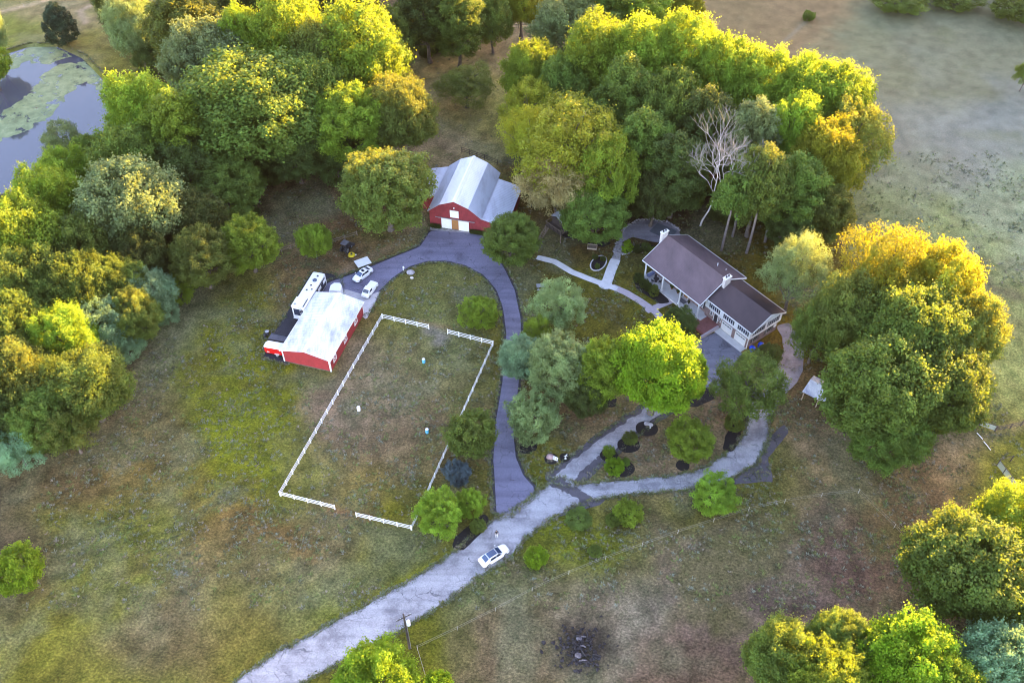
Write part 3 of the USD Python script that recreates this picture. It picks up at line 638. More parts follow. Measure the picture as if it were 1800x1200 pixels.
# the west wood, from the crest down to the lawn
T(362, 112, 142, 'oak', LP, 23, 'pale-topped rounded grey-green tree behind the pond-side yellow tree')
T(432, 82, 80, 'poplar', BR, 25, 'small yellow-lit crown beside the pale rounded tree')
T(508, 78, 130, 'oak_b', BR, 28, 'highest yellow-lit crown of the west wood crest')
T(566, 120, 110, 'oak', LO, 25, 'olive crown between the highest crest and the field-edge yellow tree')
T(632, 105, 150, 'oak_b', BR, 27, 'broad yellow-lit tree on the right end of the west wood crest')
T(702, 204, 118, 'oak', LO, 20, 'orange-tipped olive tree at the east corner of the west wood')
T(612, 220, 130, 'maple', BR, 21, 'bright green tree behind the orange-tipped corner tree')
T(445, 195, 235, 'oak', LG, 26, 'huge grey-green tree with visible trunk in the middle of the west wood')
T(545, 175, 130, 'oak', LG, 23, 'grey-green tree leaning on the right side of the huge one')
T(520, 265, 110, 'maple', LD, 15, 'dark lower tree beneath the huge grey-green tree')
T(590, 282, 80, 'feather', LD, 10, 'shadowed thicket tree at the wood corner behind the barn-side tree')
T(250, 208, 118, 'oak_b', BR, 23, 'golden-lit tree whose crown meets the open pond water')
T(318, 235, 115, 'poplar', BR, 24, 'upright lime-yellow tree between the pond tree and the huge tree')
T(108, 250, 62, 'light', LP, 10, 'pale loose tree on the near bank of the pond')
T(160, 272, 60, 'maple', LG, 12, 'green tree at the water corner beside the pale loose tree')
T(122, 314, 90, 'oak_b', BR, 15, 'yellow-topped tree left of the pale loose pond tree')
T(232, 290, 120, 'oak', LG, 20, 'mid-green tree below the golden pond tree')
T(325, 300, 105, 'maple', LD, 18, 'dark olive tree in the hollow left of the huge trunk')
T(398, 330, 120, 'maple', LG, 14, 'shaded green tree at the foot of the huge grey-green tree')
T(228, 368, 172, 'oak', LP, 22, 'broad silvery green tree in the heart of the west wood')
T(90, 364, 110, 'oak_b', BR, 20, 'yellow-green tree left of the silvery one')
T(12, 402, 66, 'maple', LG, 17, 'green crown at the left edge level with the silvery tree')
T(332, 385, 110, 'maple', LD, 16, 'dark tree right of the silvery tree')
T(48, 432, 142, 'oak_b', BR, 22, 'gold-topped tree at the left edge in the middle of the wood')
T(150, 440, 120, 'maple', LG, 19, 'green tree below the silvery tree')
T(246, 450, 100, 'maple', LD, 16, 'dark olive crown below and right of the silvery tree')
T(436, 428, 98, 'maple', BR, 13, 'bright round tree at the tip of the west wood nearest the yard')
T(352, 452, 108, 'maple', LO, 14, 'olive tree next to the bright round tip tree')
T(-8, 480, 90, 'oak', LG, 19, 'green crown cut by the left edge below the gold-topped tree')
T(62, 512, 122, 'oak_b', LG, 19, 'broad grey-green tree at the left side of the wood below the gold-topped one')
T(140, 512, 112, 'oak', LG, 18, 'grey-green tree in the lower middle of the wood')
T(204, 500, 90, 'maple', LG, 16, 'green tree behind the bluish edge trees')
T(268, 512, 78, 'light', LB, 11, 'bluish tree at the lawn edge, upper of the bluish two')
T(288, 545, 52, 'feather', LB, 6, 'small bluish sapling tucked below the upper bluish tree')
T(232, 552, 92, 'maple', LO, 13, 'olive tree between the bluish trees')
T(310, 505, 62, 'feather', BR, 7, 'low yellow-green tree at the lawn edge under the olive one')
T(172, 578, 92, 'light', LB, 12, 'bluish loose tree, left of the upper bluish one')
T(220, 604, 62, 'feather', LB, 6.5, 'low bluish tree sprawling onto the west lawn')
T(30, 582, 110, 'oak', LG, 18, 'green tree at the left edge above the lime tree')
T(116, 600, 105, 'oak_b', BR, 16, 'lime-topped tree in the lower wood')
T(30, 668, 130, 'oak', LO, 17, 'olive tree at the left edge beside the lime-topped one')
T(150, 680, 132, 'oak_b', LG, 15, 'grey-green tree bulging out over the west lawn')
T(80, 735, 110, 'maple', LG, 14, 'green tree at the lower end of the wood')
T(118, 752, 92, 'light', LO, 11, 'yellowish tree at the lowest corner of the wood')
T(10, 735, 80, 'maple', LD, 14, 'dark tree at the left edge near the wood end')
T(28, 786, 92, 'light', LB, 8, 'bluish tree at the bottom corner of the wood on the left edge')
T(30, 1002, 84, 'round', LL, 7, 'lime-green round tree alone on the left lawn')
# around the barn, ring and drive
T(678, 332, 150, 'maple', LO, 19, 'large round tree with orange-lit flank, left of the barn')
T(552, 424, 58, 'round', BR, 8, 'small yellow-green tree between the wood and the tractor')
T(820, 150, 92, 'locust', LO, 10, 'lone spreading tree in the grass behind the barn')
T(900, 420, 96, 'maple', LG, 12, 'dense green tree in front of the barn at the bend of the drive')
T(842, 548, 64, 'feather', BR, 6, 'bushy green tree on the lawn island above the riding ring')
T(829, 764, 82, 'round', LG, 8, 'round green tree beside the ring fence and the drive')
T(804, 830, 46, 'feather', 'leaf_slate', 3.6, 'slate-blue shrub in a mulch ring by the ring fence', cat='shrub')
T(772, 900, 84, 'feather', BR, 6.5, 'spreading bush at the ring corner, left half of the pair', cat='bush')
T(826, 884, 50, 'feather', BR, 5, 'smaller bush at the ring corner, right half of the pair', cat='bush')
# east wood
T(1000, 262, 172, 'locust', LY, 23, 'large golden tree right of the barn roof')
T(936, 252, 88, 'locust', LY, 20, 'golden tree with its boughs over the barn lean-to')
T(1072, 318, 100, 'light', BR, 19, 'yellow-green tree right of the large golden one')
T(978, 330, 110, 'locust', 'leaf_tan', 16, 'thin tan-leaved tree with bare boughs above the tree house')
T(1045, 375, 112, 'maple', LG, 13, 'green tree hanging over the tree house and garden')
T(934, 134, 92, 'oak', BR, 19, 'yellow-lit tree at the left end of the east wood')
T(926, 196, 88, 'light', LY, 16, 'small amber tree in front of the left end of the east wood')
T(990, 160, 100, 'maple', LG, 20, 'green tree behind the large golden tree')
T(1052, 112, 122, 'oak_b', BR, 25, 'yellow crest tree nearest the far grass gap')
T(1128, 120, 130, 'oak', BR, 27, 'yellow-green crest tree below the amber top-edge tree')
T(1200, 122, 125, 'oak_b', BR, 27, 'broad yellow crest tree at the head of the misty field')
T(1272, 152, 125, 'oak', BR, 26, 'yellow crest tree behind the white-barked tree')
T(1345, 178, 125, 'oak_b', BR, 25, 'yellow crest tree right of the white-barked tree')
T(1412, 185, 120, 'oak', BR, 25, 'yellow crest tree at the shoulder of the east wood')
T(1468, 200, 118, 'oak_b', BR, 23, 'last yellow crest tree before the field')
T(1500, 252, 112, 'light', LO, 21, 'dark-sided loose tree jutting into the misty field')
T(1098, 180, 105, 'poplar', LG, 25, 'green tree with a pale bare fork, inside the east wood')
T(1175, 205, 115, 'oak', LG, 24, 'green tree in the second row under the broad yellow crest')
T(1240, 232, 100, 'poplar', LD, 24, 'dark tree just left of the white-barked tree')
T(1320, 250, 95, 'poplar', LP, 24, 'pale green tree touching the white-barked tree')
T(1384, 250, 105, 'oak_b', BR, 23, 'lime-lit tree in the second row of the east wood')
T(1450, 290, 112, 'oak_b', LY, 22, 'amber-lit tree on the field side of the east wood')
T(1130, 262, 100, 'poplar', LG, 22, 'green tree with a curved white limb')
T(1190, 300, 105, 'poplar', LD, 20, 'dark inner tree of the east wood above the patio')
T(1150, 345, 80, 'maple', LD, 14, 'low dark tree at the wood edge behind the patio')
T(1335, 325, 92, 'poplar', LO, 22, 'olive tree over the pale trunks behind the house')
T(1395, 335, 100, 'poplar', LG, 20, 'green tree with tall pale trunks behind the house')
T(1448, 372, 105, 'maple', LO, 15, 'olive tree at the field corner of the east wood')
T(1290, 365, 70, 'feather', LD, 8, 'dark undergrowth tree behind the house chimney')
T(1395, 405, 80, 'maple', LD, 11, 'dark low tree at the edge of the back lawn')
# east of the house
T(1400, 476, 108, 'locust', LP, 18, 'loose light-green tree with yellow tips at the back lawn')
T(1440, 585, 95, 'light', LG, 13, 'green tree leaning over the side path')
T(1560, 492, 150, 'locust', LY, 24, 'brilliant yellow-topped tree of the east group')
T(1640, 522, 130, 'oak_b', LY, 22, 'yellow tree on the field side of the east group')
T(1492, 560, 130, 'oak_b', LO, 19, 'olive tree between the side path and the brilliant yellow one')
T(1600, 600, 160, 'oak', LG, 23, 'grey-green tree in the middle of the east group')
T(1694, 590, 116, 'oak', LO, 20, 'orange-flanked tree at the field edge of the east group')
T(1548, 688, 176, 'oak', LG, 21, 'large green tree over the white-roofed shelter')
T(1652, 680, 152, 'oak', LG, 19, 'large dull green tree at the lower right of the east group')
T(1560, 765, 125, 'maple', LG, 13, 'green tree at the foot of the east group by the bare earth')
# centre
T(1156, 652, 140, 'oak', LL, 19, 'large brilliant lime tree in front of the garage pad')
T(1212, 660, 62, 'maple', LL, 13, 'smaller lime crown on the garage side of the large lime tree')
T(1062, 652, 102, 'maple', BR, 15, 'yellow-green tree left of the large lime tree')
T(985, 642, 108, 'maple', LP, 14, 'olive-green tree with pale specks beside the drive')
T(985, 540, 88, 'light', LP, 10, 'light green tree on the front lawn above the row')
T(945, 590, 48, 'light', BR, 8, 'small bright tree between the front lawn and the bluish one')
T(920, 632, 76, 'oak', LB, 9, 'bluish round tree overhanging the drive')
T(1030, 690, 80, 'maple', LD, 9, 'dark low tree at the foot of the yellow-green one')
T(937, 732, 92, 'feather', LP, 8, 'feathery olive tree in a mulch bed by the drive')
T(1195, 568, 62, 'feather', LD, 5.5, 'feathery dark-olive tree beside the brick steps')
T(1213, 774, 80, 'round', BR, 6.5, 'small light-green tree in a mulch ring inside the loop drive')
T(1315, 682, 118, 'light', LG, 11, 'spreading green tree beside the garage pad')
T(1352, 622, 44, 'feather', LD, 3.5, 'olive shrub in the lawn corner under the garage gable', cat='shrub')
T(1290, 744, 32, 'shrub', LO, 2.2, 'olive shrub at the head of the kidney-shaped mulch bed', cat='shrub')
# lower right and bottom
T(1700, 1000, 195, 'oak', LG, 18, 'large green tree at the right edge of the bottom field')
T(1775, 930, 130, 'oak_b', BR, 17, 'green tree with yellow tips on the right edge below the pen')
T(1790, 1060, 120, 'maple', LG, 15, 'green tree on the right edge below the large one')
T(1755, 1165, 130, 'oak', LB, 15, 'bluish tree in the bottom right corner')
T(1375, 1160, 120, 'oak_b', LG, 14, 'green tree at the left of the bottom right group')
T(1470, 1135, 120, 'maple', LG, 15, 'green tree with pale tips, top of the bottom right group')
T(1452, 1205, 130, 'oak', BR, 16, 'yellow-green tree at the bottom edge in the right group')
T(1590, 1165, 150, 'oak_b', LL, 17, 'lime tree with golden tips at the bottom edge')
T(1650, 1215, 110, 'oak', BR, 15, 'yellow-green crown cut by the bottom edge near the corner')
T(660, 1205, 140, 'oak_b', LL, 12, 'brilliant lime tree cut by the bottom edge by the utility pole')
T(768, 1212, 60, 'round', LL, 7, 'lime crown tip at the bottom edge right of the pole')
# shrubs
T(942, 980, 38, 'shrub', LL, 2.6, 'round lime shrub alone below the drive', cat='shrub')
T(1104, 902, 48, 'shrub', BR, 2.6, 'round green shrub on the verge of the loop drive', cat='shrub')
T(1078, 914, 26, 'shrub', LG, 1.6, 'small dark shrub beside the round green one', cat='shrub')
T(1018, 912, 42, 'shrub', LG, .8, 'low dark green mound on the drive verge', cat='shrub')
T(1046, 968, 24, 'shrub', LG, 1.0, 'low green tuft on the verge by the wire fence', cat='shrub')
T(1258, 868, 78, 'feather', BR, 4.2, 'wide feathery shrub below the loop drive', cat='shrub')
T(1080, 820, 32, 'shrub', LL, 2.0, 'lime shrub in the large kidney mulch bed', cat='shrub')
T(1100, 812, 14, 'shrub', LG, 1.2, 'tiny green shrub right of the lime shrub', cat='shrub')
T(1070, 793, 20, 'shrub', BR, 1.6, 'small light shrub in the bed above the lime shrub', cat='shrub')
T(1108, 770, 24, 'shrub', LO, 1.5, 'small olive shrub at the top of a mulch bed in the loop', cat='shrub')
T(840, 925, 26, 'shrub', LO, 1.4, 'little olive shrub at the mulch bed by the junction', cat='shrub')
for (px, py, w), lb in zip([(1123,489,17),(1132.5,499,17),(1141.5,505.5,16)], ['round clipped shrub at the porch corner, leftmost of the row', 'round clipped shrub, second from the left in the porch row', 'round clipped shrub, third from the left in the porch row']):
    T(px, py, w, 'shrub', LD, 1.7, lb, cat='shrub')
T(1150, 510, 16, 'cone', LO, 2.6, 'upright reddish-olive shrub at the right end of the porch row', cat='shrub')
T(1103, 433, 18, 'cone', LL, 3.0, 'pointed yellow shrub beside the stone steps', cat='shrub')
for px, py, w, lb in [(1120,438,16,'low dark shrub beside the pointed yellow one'), (1136,434,16,'middle dark shrub in the bed under the patio'), (1150,440,15,'dark shrub near the chimney end of the patio bed')]:
    T(px, py, w, 'shrub', LD, 1.2, lb, cat='shrub')
for px, py, w, lb in [(1046,452,10,'spiky plant at the top of the stone-ringed bed'), (1060,455,10,'leafy plant at the right of the stone-ringed bed'), (1050,468,9,'small plant low in the stone-ringed bed')]:
    T(px, py, w, 'shrub', LD, .9, lb, cat='plant', name='plant')

# the white-barked bare tree
b0, b1 = bare_tree(42, 27.0)
bx, by = G(1231, 397)
p = thing('bare_tree', 'bare white-barked tree standing behind the house roof', 'tree', (bx, by, 0), 0)
obj('trunk', b0, 'bark_pale', p, smooth=True); obj('crown', b1, 'bark_twig', p)
# tall pale trunks that show under the east wood
for px, py, h, lb in [(1268,440,10,'pale bare trunk behind the house, left of the tall pair'), (1312,445,12,'tallest pale bare trunk standing on the back lawn edge'), (1287,415,11,'grey bare trunk between the tall pale two, further back'), (1345,425,11,'slim pale trunk right of the tallest one')]:
    x, y = G(px, py)
    p = thing('tree', lb, 'tree', (x, y, 0), spin.uniform(0, 360))
    r = np.random.default_rng(px)
    pts = np.c_[np.cumsum(r.normal(size=(6, 2)) * .05, 0), np.linspace(-.2, h, 6)]
    obj('trunk', tube(pts, np.linspace(.30, .22, 6), 8), 'bark_grey', p, smooth=True)
    (v, f), tg = make_crown(px, 3.6, 4.4, h + 3.2, 60, 6000, .42, cl=.26)
    obj('crown', (v, f), 'leaf_green', p)

# ------------------------------------------------------------------ undergrowth and the unseen wood beyond the frame, sized to shade the site
def instancer(name, protos, pos, scl, yaw, label):
    pi = UsdGeom.PointInstancer.Define(stage, '/World/' + name)
    for i, (mesh, mat, sm) in enumerate(protos):
        usdkit.mesh(stage, f'/World/{name}/model_{i:03d}', mesh, '/World/Looks/' + mat, smooth=sm)
        pi.CreatePrototypesRel().AddTarget(f'/World/{name}/model_{i:03d}')
    n = len(pos); r = np.random.default_rng(n)
    pi.CreateProtoIndicesAttr(Vt.IntArray.FromNumpy(r.integers(0, len(protos), n).astype(np.int32)))
    pi.CreatePositionsAttr(Vt.Vec3fArray.FromNumpy(np.asarray(pos, np.float32)))
    pi.CreateScalesAttr(Vt.Vec3fArray.FromNumpy(np.asarray(scl, np.float32)))
    q = [Gf.Quath(float(math.cos(a / 2)), 0, 0, float(math.sin(a / 2))) for a in yaw]
    pi.CreateOrientationsAttr(Vt.QuathArray(q))
    tag(pi, label, kind='stuff')
paved = unary_union([mainP, straightP.buffer(1.2), barnP.buffer(.6), rvP, padP, patio, walk, walk2, walk3, spur, pond_poly.buffer(.5), Polygon([HQ for HQ in [(25.5, 132.6), (34.8, 120.3), (36.5, 121), (43, 112.5), (50, 118), (35.6, 140)]]).buffer(1.0), Point(-33, 117).buffer(10)])
shapely.prepare(paved)
r = np.random.default_rng(31)
tp = []
for lo, hi, n in (((-75, 62), (85, 130), 17000), ((-100, 130), (120, 175), 8000), ((-60, 175), (20, 220), 900)):
    q = r.uniform(lo, hi, (n * 2, 2)); d_ = meshkit.fbm(np.c_[q * .22, np.zeros(len(q))], 3, 4); q = q[d_ > r.uniform(.30, .75, len(q))][:n]
    tp.append(q[~shapely.contains_xy(paved, q[:, 0], q[:, 1])])
for poly_, n, off in ((mainP, 2600, .12), (straightP, 500, .8), (barnP, 1500, .62), (pond_poly, 1600, .3), (rvP, 300, .15)):
    ex = poly_.buffer(off).exterior
    q = np.array([ex.interpolate(t_, normalized=True).coords[0] for t_ in r.uniform(0, 1, n)]) + r.normal(size=(n, 2)) * .16
    tp.append(q)
tp = np.concatenate(tp)
def tuft(seed, n=9):
    q = np.random.default_rng(seed); v = []; f = []
    for k in range(n):
        a = q.uniform(0, 6.283); b_ = q.uniform(0, .22); c = np.array([math.cos(a) * b_, math.sin(a) * b_, 0]); d_ = np.array([math.cos(a), math.sin(a), 0]); w_ = np.array([-d_[1], d_[0], 0]) * .05
        tip = c + d_ * q.uniform(.08, .3) + [0, 0, q.uniform(.08, .22)]; i = len(v); v += [c - w_, c + w_, tip]; f += [[i, i + 1, i + 2]]
    return np.array(v), np.array(f)
plain('tuft_green', (0.10, 0.14, 0.025), .9, var=.3); plain('tuft_olive', (0.125, 0.13, 0.04), .9, var=.3); plain('tuft_straw', (0.17, 0.145, 0.10), .9, var=.3); plain('tuft_frost', (0.155, 0.175, 0.125), .9, var=.3); plain('tuft_dark', (0.065, 0.07, 0.03), .9, var=.3)
s_ = r.uniform(.6, 1.5, (len(tp), 1)) * np.ones(3)
instancer('grass_tufts', [(tuft(1), 'tuft_olive', False), (tuft(2), 'tuft_straw', False), (tuft(3), 'tuft_frost', False), (tuft(4), 'tuft_dark', False), (tuft(5), 'tuft_green', False), (tuft(6), 'tuft_olive', False)], np.c_[tp, np.zeros(len(tp))], s_, r.uniform(0, 6.28, len(tp)), 'rough grass tufts scattered over the lawns and fields')
r = np.random.default_rng(3)
woods = [[(0,360),(70,340),(130,310),(250,290),(420,330),(470,400),(380,450),(300,520),(240,590),(190,690),(140,760),(70,800),(0,830)], [(300,190),(600,200),(720,260),(640,300),(480,330),(330,300)],
         [(930,200),(1100,150),(1400,250),(1500,300),(1480,410),(1400,440),(1330,400),(1200,380),(1090,370),(960,300)], [(230,20),(900,10),(880,60),(660,130),(300,110)], [(1460,540),(1560,520),(1720,600),(1740,740),(1600,790),(1480,720)], [(1650,960),(1800,900),(1800,1150),(1720,1150)]]
us = []
for w in woods:
    pl = Polygon([G(*q) for q in w]); x0, y0, x1, y1 = pl.bounds
    n = int(pl.area / 9); q = r.uniform((x0, y0), (x1, y1), (n * 3, 2)); q = q[shapely.contains_xy(pl, q[:, 0], q[:, 1])][:n]
    us.append(q)
us = np.concatenate(us)
s = r.uniform(.5, 1.35, (len(us), 1)) * np.array([1, 1, 1.0])
instancer('undergrowth', [(crown_mesh['shrub'], 'leaf_dark', False), (crown_mesh['shrub'], 'leaf_green', False)], np.c_[us, np.zeros(len(us))], s, r.uniform(0, 6.28, len(us)), 'shaded undergrowth on the floor of the woods')
TD = np.array([SD[1], -SD[0]])
pos = []
for s0 in (335, 345, 355, 365, 375, 386):
    for t in np.arange(-330, 331, 8.0):
        q = SD * (s0 + r.uniform(-4, 4)) + TD * (t + r.uniform(-3, 3))
        pos.append((*q, float(shade_ridge_z(q[None])[0]) - .3))
pos = np.array(pos)
hs = r.uniform(.95, 1.25, len(pos))
for t in np.arange(-335, 336, 3.2):
    for s0 in (326, 333, 341):
        q = SD * (s0 + r.uniform(-3, 3)) + TD * (t + r.uniform(-1.5, 1.5)); k = r.uniform(1.6, 2.6)
        pos = np.r_[pos, [[*q, float(shade_ridge_z(q[None])[0]) - .2]]]; hs = np.r_[hs, k * .55]
both = lambda g: trimesh.util.concatenate([poly_mesh(*crown_mesh[g]), trunk_mesh[g]])
nt = int(6 * len(np.arange(-330, 331, 8.0)))
instancer('distant_thicket', [(crown_mesh['feather'], 'leaf_dark', False)], pos[nt:], np.c_[hs[nt:], hs[nt:], hs[nt:]] * 1.8, r.uniform(0, 6.28, len(pos) - nt), 'added unseen thicket that stops sun under the far wood')  # added to block sun streaks between the far trunks
instancer('distant_wood', [(both('oak'), 'leaf_dark', False), (both('poplar'), 'leaf_green', False)], pos[:nt], np.c_[hs[:nt], hs[:nt], hs[:nt]], r.uniform(0, 6.28, nt), 'unseen far wood beyond the misty field, raised and filled to shade the ground')  # unseen trees, height and spacing set for the shade they cast

# ------------------------------------------------------------------ red storage building with the white metal roof
def shed():
    W, L, HE, HR = 9.2, 15.2, 3.05, 4.05
    o = G(500, 634.6)
    p = thing('storage_building', 'long red storage building with worn white metal roof, three cross-braced shutters', 'building', o, -16.0)
    m = W / 2
    gable = [(0, 0), (W, 0), (W, HE), (m, HR), (0, HE)]
    obj('front_wall', extrude_xz(gable, 0, .15), 'red_siding', p)
    obj('back_wall', extrude_xz(gable, L - .15, L), 'red_siding', p)
    obj('side_wall', box(0, .15, .15, L - .15, 0, HE), 'red_siding', p)
    obj('side_wall', box(W - .15, W, .15, L - .15, 0, HE), 'red_siding', p)
    # two roof slopes, eaves turned down
    for s in (0, 1):
        e = -.28 if s == 0 else W + .28
        ez = HE - .02
        a = ((e, -.3, ez), (e, L + .3, ez), (m, L + .3, HR + .06), (m, -.3, HR + .06))
        if s == 0: a = (a[1], a[0], a[3], a[2])
        obj('roof', ribbed(*a, .42, .035), 'white_roof', p)
        x0, x1 = (-.34, -.24) if s == 0 else (W + .24, W + .34)
        obj('gutter', box(x0, x1, -.3, L + .3, HE - .18, HE - .01), 'white_paint', p)
    obj('ridge_cap', extrude_xz([(m - .35, HR + .02), (m, HR + .12), (m + .35, HR + .02), (m, HR + .17)], -.3, L + .3), 'white_paint', p)
    for x in (-.05, W - .2):
        for y in (-.06, L - .19): obj('corner_trim', box(x, x + .25, y, y + .25, 0, HE - .05), 'white_paint', p)
    for k in (0, 1):
        x0, x1, z0, z1 = (-.3, m, HE, HR) if k == 0 else (m, W + .3, HR, HE)
        obj('rake_trim', extrude_xz([(x0, z0 - .16), (x1, z1 - .16), (x1, z1 + .02), (x0, z0 + .02)], -.08, -.01), 'white_paint', p)
    obj('skirting', box(.1, W - .1, -.05, -.01, 0, .16), 'old_wood', p)
    for y in (1.9, 6.7, 11.5):
        w = obj('window', box(W + .005, W + .05, y - .65, y + .65, 1.0, 2.3), 'red_siding', p)
        fr = [box(W + .05, W + .09, y - .7, y - .55, .95, 2.35), box(W + .05, W + .09, y + .55, y + .7, .95, 2.35), box(W + .05, W + .09, y - .55, y + .55, 2.2, 2.35), box(W + .05, W + .09, y - .55, y + .55, .95, 1.1)]
        obj('frame', fr, 'white_paint', w)
        for sg in (-1, 1):
            b = box(W + .055, W + .085, -.055, .055, -.75, .75); b.apply_transform(trimesh.transformations.rotation_matrix(sg * .75, (1, 0, 0), (0, 0, 0))); b.apply_translation((.002 * sg, y, 1.65))
            obj('cross_brace', b, 'white_paint', w)
    # wide doors on the yard side
    for x in (1.0, 5.0): obj('garage_door', box(x, x + 3.2, L + .005, L + .06, .05, 2.6), 'white_paint', p)
shed()

# ------------------------------------------------------------------ barn
def barn():
    o = G(803, 404); o = np.array([-11.75, 147.2])
    p = thing('barn', 'red gambrel barn with bright metal roof and white sliding doors', 'barn', o, -13.5)
    L = 15.4
    prof = [(-5.5, 0), (5.5, 0), (5.5, 4.15), (3.0, 6.3), (0, 7.5), (-3.0, 6.3), (-5.5, 4.15)]
    obj('front_wall', extrude_xz(prof, 0, .2), 'barn_red', p)
    obj('back_wall', extrude_xz(prof, L - .2, L), 'barn_red', p)
    for x in np.arange(-5.4, 5.45, .36):       # battens
        top = np.interp(abs(x), [0, 3, 5.5], [7.4, 6.2, 4.05])
        zlo = 0 if abs(x) > 3.1 else 2.75
        obj('batten', box(x - .025, x + .025, -.045, -.002, zlo, top), 'barn_red', p)
    for x in (-5.5, 5.3): obj('side_wall', box(x, x + .2, .2, L - .2, 0, 4.1), 'barn_red', p)
    def slope(xe, ze, xr, zr, mat, y0=-.45, y1=L + .35, pitch=.5):
        a = ((xe, y0, ze), (xe, y1, ze), (xr, y1, zr), (xr, y0, zr))
        if xe < xr: a = (a[1], a[0], a[3], a[2])
        obj('roof', ribbed(*a, pitch, .04), mat, p)
    slope(3.08, 6.33, 0, 7.6, 'barn_roof'); slope(-3.08, 6.33, 0, 7.6, 'barn_roof')
    slope(5.75, 4.15, 3.04, 6.36, 'barn_side_roof'); slope(-5.75, 4.15, -3.04, 6.36, 'barn_side_roof')
    slope(11.0, 2.75, 5.55, 4.05, 'barn_side_roof', -.3, 13.9); slope(-9.7, 2.9, -5.55, 4.05, 'barn_side_roof', 5.0, L + .2)
    obj('ridge_cap', extrude_xz([(-.4, 7.52), (0, 7.66), (.4, 7.52), (0, 7.73)], -.45, L + .35), 'white_paint', p)
    for a, b in (((-5.8, 4.1), (-3.05, 6.3)), ((-3.05, 6.3), (0, 7.55)), ((0, 7.55), (3.05, 6.3)), ((3.05, 6.3), (5.8, 4.1)), ((5.8, 4.0), (11.0, 2.72))):
        obj('rake_trim', extrude_xz([(a[0], a[1] - .2), (b[0], b[1] - .2), (b[0], b[1] + .0), (a[0], a[1] + .0)], -.12, -.05), 'white_paint', p)
    # lean-to walls
    obj('lean_to_wall', extrude_xz([(5.5, 0), (10.8, 0), (10.8, 2.7), (5.5, 3.95)], 0, .15), 'barn_red', p)
    obj('lean_to_wall', box(10.6, 10.8, .15, 13.7, 0, 2.7), 'barn_red', p)
    obj('lean_to_wall', extrude_xz([(-9.4, 0), (-5.5, 0), (-5.5, 3.95), (-9.4, 2.85)], 5.2, 5.4), 'barn_red', p)
    obj('lean_to_wall', box(-9.5, -9.3, 5.4, L - .2, 0, 2.85), 'barn_red', p)
    # doors
    for x0, x1 in ((-2.95, -.75), (.75, 2.95)):
        d = obj('sliding_door', box(x0, x1, -.14, -.06, .1, 2.65), 'white_paint', p)
        obj('frame', [box(x0 + .02, x1 - .02, -.17, -.141, 2.45, 2.62), box(x0 + .02, x1 - .02, -.17, -.141, .12, .3)], 'white_vinyl', d)
    obj('doorway', box(-.74, .74, -.06, -.01, .05, 2.65), 'door_wood', p)
    obj('door_rail', box(-4.2, 4.2, -.24, -.07, 2.72, 2.82), 'grey_steel', p)
    obj('loft_door', box(-1.0, .85, -.13, -.05, 3.2, 5.0), 'white_paint', p)
    lamp = trimesh.creation.icosphere(1, .16); lamp.apply_translation((-.05, -.2, 5.75)); obj('lamp', lamp, 'white_paint', p)
    for k, x in enumerate((-4.9, -4.2, -3.5, 3.6, 4.2, 4.8, 5.4, 6.1)):
        c = o + np.array([x * math.cos(math.radians(13.5)) - .5 * math.sin(math.radians(13.5)), -x * math.sin(math.radians(13.5)) - .5 * math.cos(math.radians(13.5))])
        lb = ['leftmost', 'second', 'third'][k] + ' from the left of the dark plants left of the barn doors' if k < 3 else ['first', 'second', 'third', 'fourth', 'fifth'][k - 3] + ' dark plant right of the barn doors along the red wall'
        X = UsdGeom.Xform.Define(stage, path_for('plant')); X.AddTranslateOp().Set((*map(float, c), 0.)); X.AddScaleOp().Set((.28, .22, .45))
        X.GetPrim().GetReferences().AddInternalReference(model('shrub', LD)); X.GetPrim().SetInstanceable(True); tag(X, lb, 'plant')
barn()
def mat_on(name, px, rot, w, d, mat, label, cat, z=.05):
    x, y = G(*px)
    p = thing(name, label, cat, (x, y, z), rot)
    obj('mat', box(-w / 2, w / 2, -d / 2, d / 2, 0, .03), mat, p)
mat_on('door_mat', (798, 401.5), -13.5, 1.9, .9, 'cover_grey', 'dark mat lying in front of the barn doors', 'mat')

